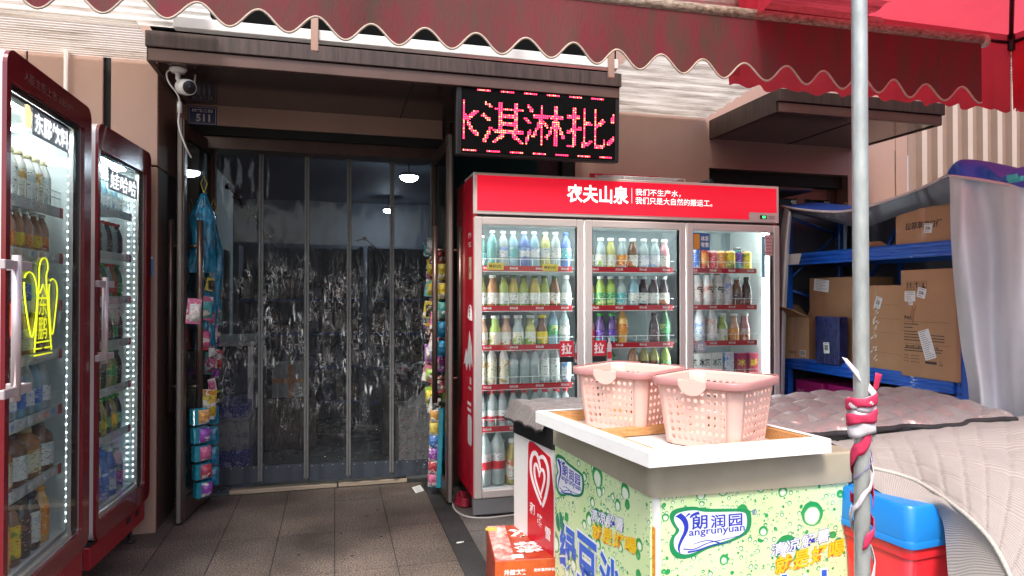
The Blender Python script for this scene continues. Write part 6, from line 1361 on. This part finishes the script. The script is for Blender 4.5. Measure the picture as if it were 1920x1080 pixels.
# tarpaulin: silver inside, blue outside
def tarpm(name, c, r_, mt):
    m = mat(name, c, r_, mt, var=.12, vs=3, bump=.25, bs=4); return m
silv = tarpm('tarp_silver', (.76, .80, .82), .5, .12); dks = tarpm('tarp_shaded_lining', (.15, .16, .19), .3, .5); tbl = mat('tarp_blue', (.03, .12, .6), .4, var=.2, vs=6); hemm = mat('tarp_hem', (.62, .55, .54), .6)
tp = thing('tarpaulin', 'blue and silver tarpaulin thrown over the storage rack', 'tarpaulin', (0, 0, 0))
def sheet(name, ctrl, nu, nv, m, amp, fr, seed, vert=True, th=.002):
    rows = []; cc = [[Vector(cubic([Vector(p) for p in rw], j / nv)) for j in range(nv + 1)] for rw in ctrl]
    for i in range(nu + 1):
        row = []
        for j in range(nv + 1):
            p = cubic([c_[j] for c_ in cc], i / nu)
            q = noise.noise(Vector((p.y * fr, p.z * fr * (.25 if vert else 1), seed))) * amp + noise.noise(Vector((p.y * fr * 2.7, p.z * fr * .5, seed + 2))) * amp * .4
            row.append((p.x + q, p.y + q * .3, p.z + q * .4))
        rows.append(row)
    g = MB(); g.grid(rows, m); o_ = g.build(name, tp, fix=False); return o_, rows
# lining behind the rack and at its far end
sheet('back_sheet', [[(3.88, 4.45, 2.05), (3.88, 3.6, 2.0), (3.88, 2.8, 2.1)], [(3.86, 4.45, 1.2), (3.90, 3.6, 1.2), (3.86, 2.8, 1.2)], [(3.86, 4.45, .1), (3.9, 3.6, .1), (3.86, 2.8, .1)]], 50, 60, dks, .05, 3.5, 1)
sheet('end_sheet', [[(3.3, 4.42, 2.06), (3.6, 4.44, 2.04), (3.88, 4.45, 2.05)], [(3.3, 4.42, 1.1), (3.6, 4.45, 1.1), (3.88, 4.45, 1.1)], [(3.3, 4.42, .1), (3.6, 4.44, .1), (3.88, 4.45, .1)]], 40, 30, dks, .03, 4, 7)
# top and front flap with the white hem
hemp = [W(1466, 386, X=3.25), W(1490, 392, X=3.25), W(1550, 398, X=3.25), W(1600, 396, X=3.25), W(1680, 372, X=3.25), W(1740, 348, X=3.25), W(1782, 326, X=3.25)]
inn = [W(1468, 392, X=3.28), W(1500, 404, X=3.28), W(1560, 416, X=3.28), W(1610, 426, X=3.28), W(1680, 403, X=3.28), W(1740, 386, X=3.28), W(1784, 380, X=3.28)]
def lift(P, dx, dz): return [(p.x + dx, p.y, p.z + dz) for p in P]
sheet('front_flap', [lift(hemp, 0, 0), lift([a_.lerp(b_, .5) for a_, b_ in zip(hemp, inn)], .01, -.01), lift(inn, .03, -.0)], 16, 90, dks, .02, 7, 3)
sheet('roof_sheet', [lift(hemp, .0, .004), [(3.6, p.y, p.z + .035) for p in hemp], [(3.88, p.y, 2.06) for p in hemp]], 16, 60, tbl, .02, 5, 5)
g = MB(); g.tube(chaikin([(p.x - .004, p.y, p.z) for p in hemp], 2, False), .009, hemm, 6); g.build('hem', tp)
sheet('left_drape', [[W(1470, 388, X=3.25), W(1480, 395, X=3.22), W(1484, 402, X=3.25)], [W(1461, 470, X=3.25), W(1470, 480, X=3.2), W(1478, 480, X=3.25)], [W(1457, 640, X=3.25), W(1466, 650, X=3.2), W(1473, 650, X=3.25)], [W(1455, 800, X=3.25), W(1464, 800, X=3.2), W(1470, 800, X=3.25)]], 60, 10, silv, .015, 6, 9)
# right drape, from the top fold down to the ground, coming towards the viewer
T_ = [W(1781, 330, X=3.22), W(1800, 332, X=3.16), W(1850, 338, X=3.24), W(1920, 348, X=3.10), W(2020, 360, X=3.2), W(2200, 380, X=3.1)]
B1 = [W(1786, 480, X=3.22), W(1808, 480, X=3.12), W(1860, 480, X=3.26), W(1920, 480, X=3.12), W(2020, 480, X=3.22), W(2200, 480, X=3.1)]
B2 = [W(1800, 640, X=3.22), W(1822, 640, X=3.14), W(1868, 640, X=3.24), W(1925, 640, X=3.10), W(2020, 640, X=3.22), W(2200, 640, X=3.1)]
B3 = [W(1816, 760, X=3.20), W(1840, 770, X=3.12), W(1880, 790, X=3.2), W(1930, 800, X=3.1), W(2020, 800, X=3.2), W(2200, 800, X=3.1)]
B4 = [(p[0], p[1] , .05) for p in B3]
sheet('right_drape', [T_, B1, B2, B3, B4], 90, 110, silv, .045, 4.2, 12)
bt_ = [W(1781, 322, X=3.23), W(1800, 300, X=3.2), W(1850, 306, X=3.24), W(1880, 330, X=3.16), W(1925, 312, X=3.2), W(2050, 330, X=3.2), W(2200, 360, X=3.15)]
sheet('top_fold', [[(p.x + .25, p.y, p.z - .02) for p in bt_], bt_, [W(1783, 330, X=3.2), W(1800, 330, X=3.14), W(1850, 338, X=3.2), W(1880, 342, X=3.15), W(1925, 352, X=3.08), W(2050, 366, X=3.1), W(2200, 384, X=3.05)]], 20, 90, tbl, .015, 8, 15)
g = MB(); g.tube(chaikin([tuple(W(u, v, X=3.12)) for u, v in ((1781, 330), (1800, 332), (1850, 339), (1900, 349), (2000, 362))], 2, False), .008, hemm, 6); g.build('hem', tp)
p = W(1905, 336, X=3.02); g = MB(); g.bbox(-.03, .03, -.012, .012, -.012, .012, mat('teal_clip', (.05, .45, .42), .35), .003); g.bbox(-.03, .015, -.02, -.013, -.004, .022, MATS['teal_clip'], .002); o_ = g.build('clip'); o_.location = p; o_.rotation_euler = (0, 0, R(-80)); tag(o_, 'small teal clip holding the top edge of the tarpaulin', 'clip')

# ---------------- tent pole with cloth strips wound round it ----------------
galv = mat('galvanised_pole', (.55, .58, .55), .38, .5, var=.3, vs=30, stretch=(1, 1, .35), bump=.1, bs=60); P0 = W(1617, 1080, D=1.58); P1 = W(1611, 0, D=1.56)
dirp = (P1 - P0).normalized(); base = P0 + dirp * (-(P0.z - .0) / dirp.z); top = P0 + dirp * ((2.99 - P0.z) / dirp.z)
g = MB(); n = 40; g.tube([base - o1 + dirp * ((top - base).length * k / n) for k in range(n + 1)], .0175, galv, 24); g.lathe([(.05, 0), (.05, .006), (.02, .008)], galv, 16, c=tuple(base - o1)); g.build('leg', t1)
def pole_at(z): return base + dirp * ((z - base.z) / dirp.z)
sw_ = mat('white_cloth_strip', (.66, .62, .64), .7, var=.15, vs=40); sr = mat('red_cloth_strip', (.62, .03, .10), .65, var=.2, vs=30); sp_ = mat('purple_cloth_strip', (.2, .16, .36), .65)
def wrap(label, z0, z1, turns, a0, wid, m, rad=.0195, n=70, wob=.003, tail=None):
    va = []; 
    rows = []
    for k in range(n + 1):
        t = k / n; a = a0 + turns * 2 * math.pi * t; z = z0 + (z1 - z0) * t; c = pole_at(z); row = []
        for j in (-1, -.5, 0, .5, 1):
            rr = rad + .0012 * math.cos(j * 1.6) + wob * abs(math.sin(k * .37 + j)) * .5
            row.append((c.x + rr * math.cos(a + j * .1), c.y + rr * math.sin(a + j * .1), z + j * wid / 2 * (1 + .2 * math.sin(k * .5))))
        rows.append(row)
    if tail:
        last = Vector(rows[-1][2]); 
        for k in range(1, 8):
            t = k / 7; p = last + Vector(tail) * t; rows.append([tuple(p + Vector((j * wid * .35, 0, j * wid * .25 * math.cos(t * 2)))) for j in (-1, -.5, 0, .5, 1)])
    g = MB(); g.grid(rows, m); o_ = g.build('cloth_strip', fix=False); md = o_.modifiers.new('thickness', 'SOLIDIFY'); md.thickness = .0012; md.offset = 1
    return tag(o_, label, 'ribbon', 'cloth strips wound round the metal pole')
def zv(v): return W(1612, v, D=1.57).z
wrap('white cloth strip bunched round the pole just above basket height', zv(815), zv(745), 3.2, 0, .036, sw_, .027, 90, .008)
wrap('red cloth strip crossing the upper knot on the pole', zv(790), zv(742), 1.6, 2.4, .026, sr, .031, 60, .006, tail=(.008, -.006, .052))
wrap('purple and white strip end sticking up left of the pole above the knot', zv(770), zv(748), .8, 1.0, .016, sp_, .030, 30, tail=(-.065, .018, .085))
wrap('white strip end beside the purple one left of the pole', zv(768), zv(746), .7, 1.2, .020, sw_, .031, 30, tail=(-.075, .02, .095))
wrap('long red strip spiralling down the middle of the pole', zv(935), zv(815), .95, -1.0, .042, sr, .0235, 60)
wrap('thin purple strip spiralling behind the red one on the pole', zv(900), zv(812), .8, -3.2, .008, sp_, .021, 50)
wrap('long white strip spiralling down between the two knots', zv(1010), zv(850), .9, 1.2, .028, sw_, .0230, 60)
wrap('red strip of the lowest crossing near the bottom of the picture', zv(1015), zv(935), .7, -2.2, .032, sr, .0245, 50)
wrap('white strip of the lowest crossing running down the pole', zv(1085), zv(960), .7, -1.6, .032, sw_, .0255, 50)

# ---------------- small things ----------------
# carton of iced tea on the ground
c0 = W(930, 1043, Z=.235); 
r = thing('drinks_carton', 'red and orange carton of iced tea on the ground before the heart emblem freezer', 'box', (.668, 2.80, 0), R(-8))
rust = mat('tea_carton_red', (.30, .02, .015), .35, var=.6, vs=16, c2=(.45, .07, .02)); oran_ = mat('tea_carton_orange', (.65, .17, .03), .35, var=.5, vs=5, c2=(.5, .05, .02))
g = MB(); g.bbox(0, .33, 0, .44, 0, .236, rust, .003); g.box(.002, .328, -.0012, -.0002, .002, .234, oran_); g.build('body', r)
Tt = Matrix.Translation((0, 0, .2364)) @ Matrix.Rotation(R(-90), 4, 'X')   # print lying on the top
g = MB(); g.add([(.005, .005, .2366), (.09, .005, .2366), (.09, .435, .2366), (.005, .435, .2366)], [(0, 1, 2, 3)], mat('carton_fruit_white', (.75, .68, .62), .4, var=.9, vs=22, c2=(.45, .05, .04)))
TM = Matrix.Translation((.20, .22, .2372)) @ Matrix.Rotation(R(90), 4, 'Z') @ Matrix.Rotation(R(-90), 4, 'X')
addtxt(g, '冰', .14, .13, white, Matrix.Translation((.17, .32, .2372)) @ Matrix.Rotation(R(-90), 4, 'X'), .07); addtxt(g, '茶', .14, .13, white, Matrix.Translation((.17, .14, .2372)) @ Matrix.Rotation(R(-90), 4, 'X'), .07)
g.add([(.02 + .03 * math.cos(a * .5236), .39 + .03 * math.sin(a * .5236), .2374) for a in range(12)], [tuple(range(12))], mat('fruit_orange', (.8, .45, .08), .4)); g.box(.08, .13, .02, .06, .2368, .2372, slip); g.box(.27, .31, .2, .3, .2368, .2372, mat('seal_red', (.65, .02, .02), .4))
addtxt(g, '井盖欢笑', .10, .025, white, Mt(.09, -.0016, .185), .04); addtxt(g, '您的清凉好伙伴冰爽', .14, .014, white, Mt(.24, -.0016, .19), .03)
for k in range(4):
    x = .045 + k * .07; g.prism(rrect(x, x + .062, .135, .15, .005, 2), -.0018, -.0012, white)
    for q in range(6): g.box(x + .004, x + .06 - random.uniform(0, .02), -.0018, -.0012, .122 - q * .009, .126 - q * .009, mat('carton_text_pale', (.75, .5, .4), .5))
g.build('print', r)
# wire rack lying on the big fridge
r = thing('wire_rack', 'white wire shelf with a red strip lying on top of the big red fridge', 'rack', (W(1118, 328, Y=4.25).x, 4.12, 2.148))
g = MB()
for k in range(26): x = .02 + k * .0225; g.tube([(x, .0, .03 + .0), (x, .34, .055)], .0022, wire, 4)
for k in range(4): g.tube([(0, .01 + k * .11, .03 + k * .008), (.60, .01 + k * .11, .03 + k * .008)], .003, wire, 5)
for x in (0, .15, .3, .45, .6): g.tube([(x, 0, .03), (x, 0, 0.004)], .0025, wire, 4)
g.tube([(0, 0, .004), (.6, 0, .004)], .003, wire, 5); g.build('grid', r)
g = MB(); g.box(.03, .57, .33, .333, .062, .102, stripm)
for k in range(4): addtxt(g, '农夫山泉', .06, .018, white, Mt(.10 + k * .135, .3295, .083), .03)
g.build('strip', r)
g = MB(); g.bbox(0, .85, 0, .35, 0, .03, mat('dark_mat', (.02, .012, .015), .5), .008); g.tube([(-.01, 0, .03), (-.01, .35, .03)], .03, black, 10)
for k in range(8): g.box(.05 + k * .09, .07 + k * .09, -.002, .3, .0301, .033, mat('mat_wine', (.12, .01, .03), .5))
o_ = g.build('folded_mat'); o_.location = (W(1320, 335, Y=4.3).x, 4.2, 2.146); tag(o_, 'dark folded ribbed mat on the right end of the big red fridge', 'mat')
# cables and litter on the ground
cabm = mat('white_cable', (.55, .53, .5), .5)
pts = [W(u, v, Z=.006) for u, v in ((850, 930), (848, 950), (862, 965), (890, 972), (930, 970), (985, 962), (1010, 950))]
g = MB(); g.tube(chaikin([tuple(p) for p in pts], 3, False), .0055, cabm, 6); tag(g.build('cable'), 'white cable curving over the paving in front of the big red fridge', 'cable')
for k, dv_ in enumerate((0, 7, 14)):
    pts = [W(u, v + dv_, Z=.006) for u, v in ((262, 952), (290, 948), (315, 941), (328, 928))]
    g = MB(); g.tube(chaikin([tuple(p) for p in pts], 2, False), .005, cabm if k != 1 else mat('grey_cable', (.3, .3, .3), .5), 6); tag(g.build('cable'), f'pale cable on the ground left of the open door, {ORD[k]} from the wall', 'cable', 'pale cables on the ground left of the door')
g = MB(); c_ = W(872, 945, Z=.02)
for k in range(5): g.tube([(c_.x + .05 * math.cos(a * .5) * (1 - k * .08), c_.y + .06 + .09 * math.sin(a * .5), .012 + k * .011) for a in range(14)], .006, mat('red_cord', (.3, .01, .03), .5), 6)
tag(g.build('cord_coil'), 'coiled dark red cord beside the left foot of the big red fridge', 'cord')
p = W(863, 1017, Z=.007); g = MB(); g.tube([p + Vector((-.02, -.002, 0)), p + Vector((.02, .003, 0))], .0042, white, 8); tag(g.build('cigarette_butt'), 'white cigarette butt on the dark paving strip', 'cigarette butt')
for k, (u, v) in enumerate(((660, 1042), (687, 967), (715, 1006), (640, 1000), (560, 1040), (708, 956))):
    p = W(u, v, Z=.001); g = MB(); g.prism(chaikin([(random.uniform(.006, .011) * math.cos(a), random.uniform(.006, .014) * math.sin(a)) for a in (0, 1, 2, 3.1, 4, 5)], 1), 0, .0012, mat('floor_stain', (.02, .017, .015), .8), Mt(*p, rx=R(90))); tag(g.build('floor_stain'), ['irregular dark spot on the paving nearest the viewer', 'small dark spot on the paving near the right door', 'faint dark spot on the paving left of the dark strip', 'tiny dark spot mid paving', 'tiny dark spot low on the paving left of the middle', 'tiny dark chip near the doorway paving'][k], 'spot', kind='stuff')
p = W(280, 500, Y=4.275); g = MB(); g.bbox(-.013, .02, -.004, 0, -.06, .06, mat('blue_sticker', (.05, .25, .5), .4), .001); g.box(-.011, .018, -.005, -.0042, .045, .058, white); o_ = g.build('wall_sticker'); o_.location = p; tag(o_, 'small blue and white notice on the pier beside the second left fridge', 'sign')
g = MB(); p = W(118, 130, Y=4.2); g.tube([(p.x, 4.24, 1.2), (p.x, 4.24, 2.9)], .011, mat('white_pipe', (.72, .72, .7), .4), 10); tag(g.build('white_pipe'), 'thin white vertical pipe on the pale pier above the left fridges', 'pipe')
bpy.context.view_layer.update()
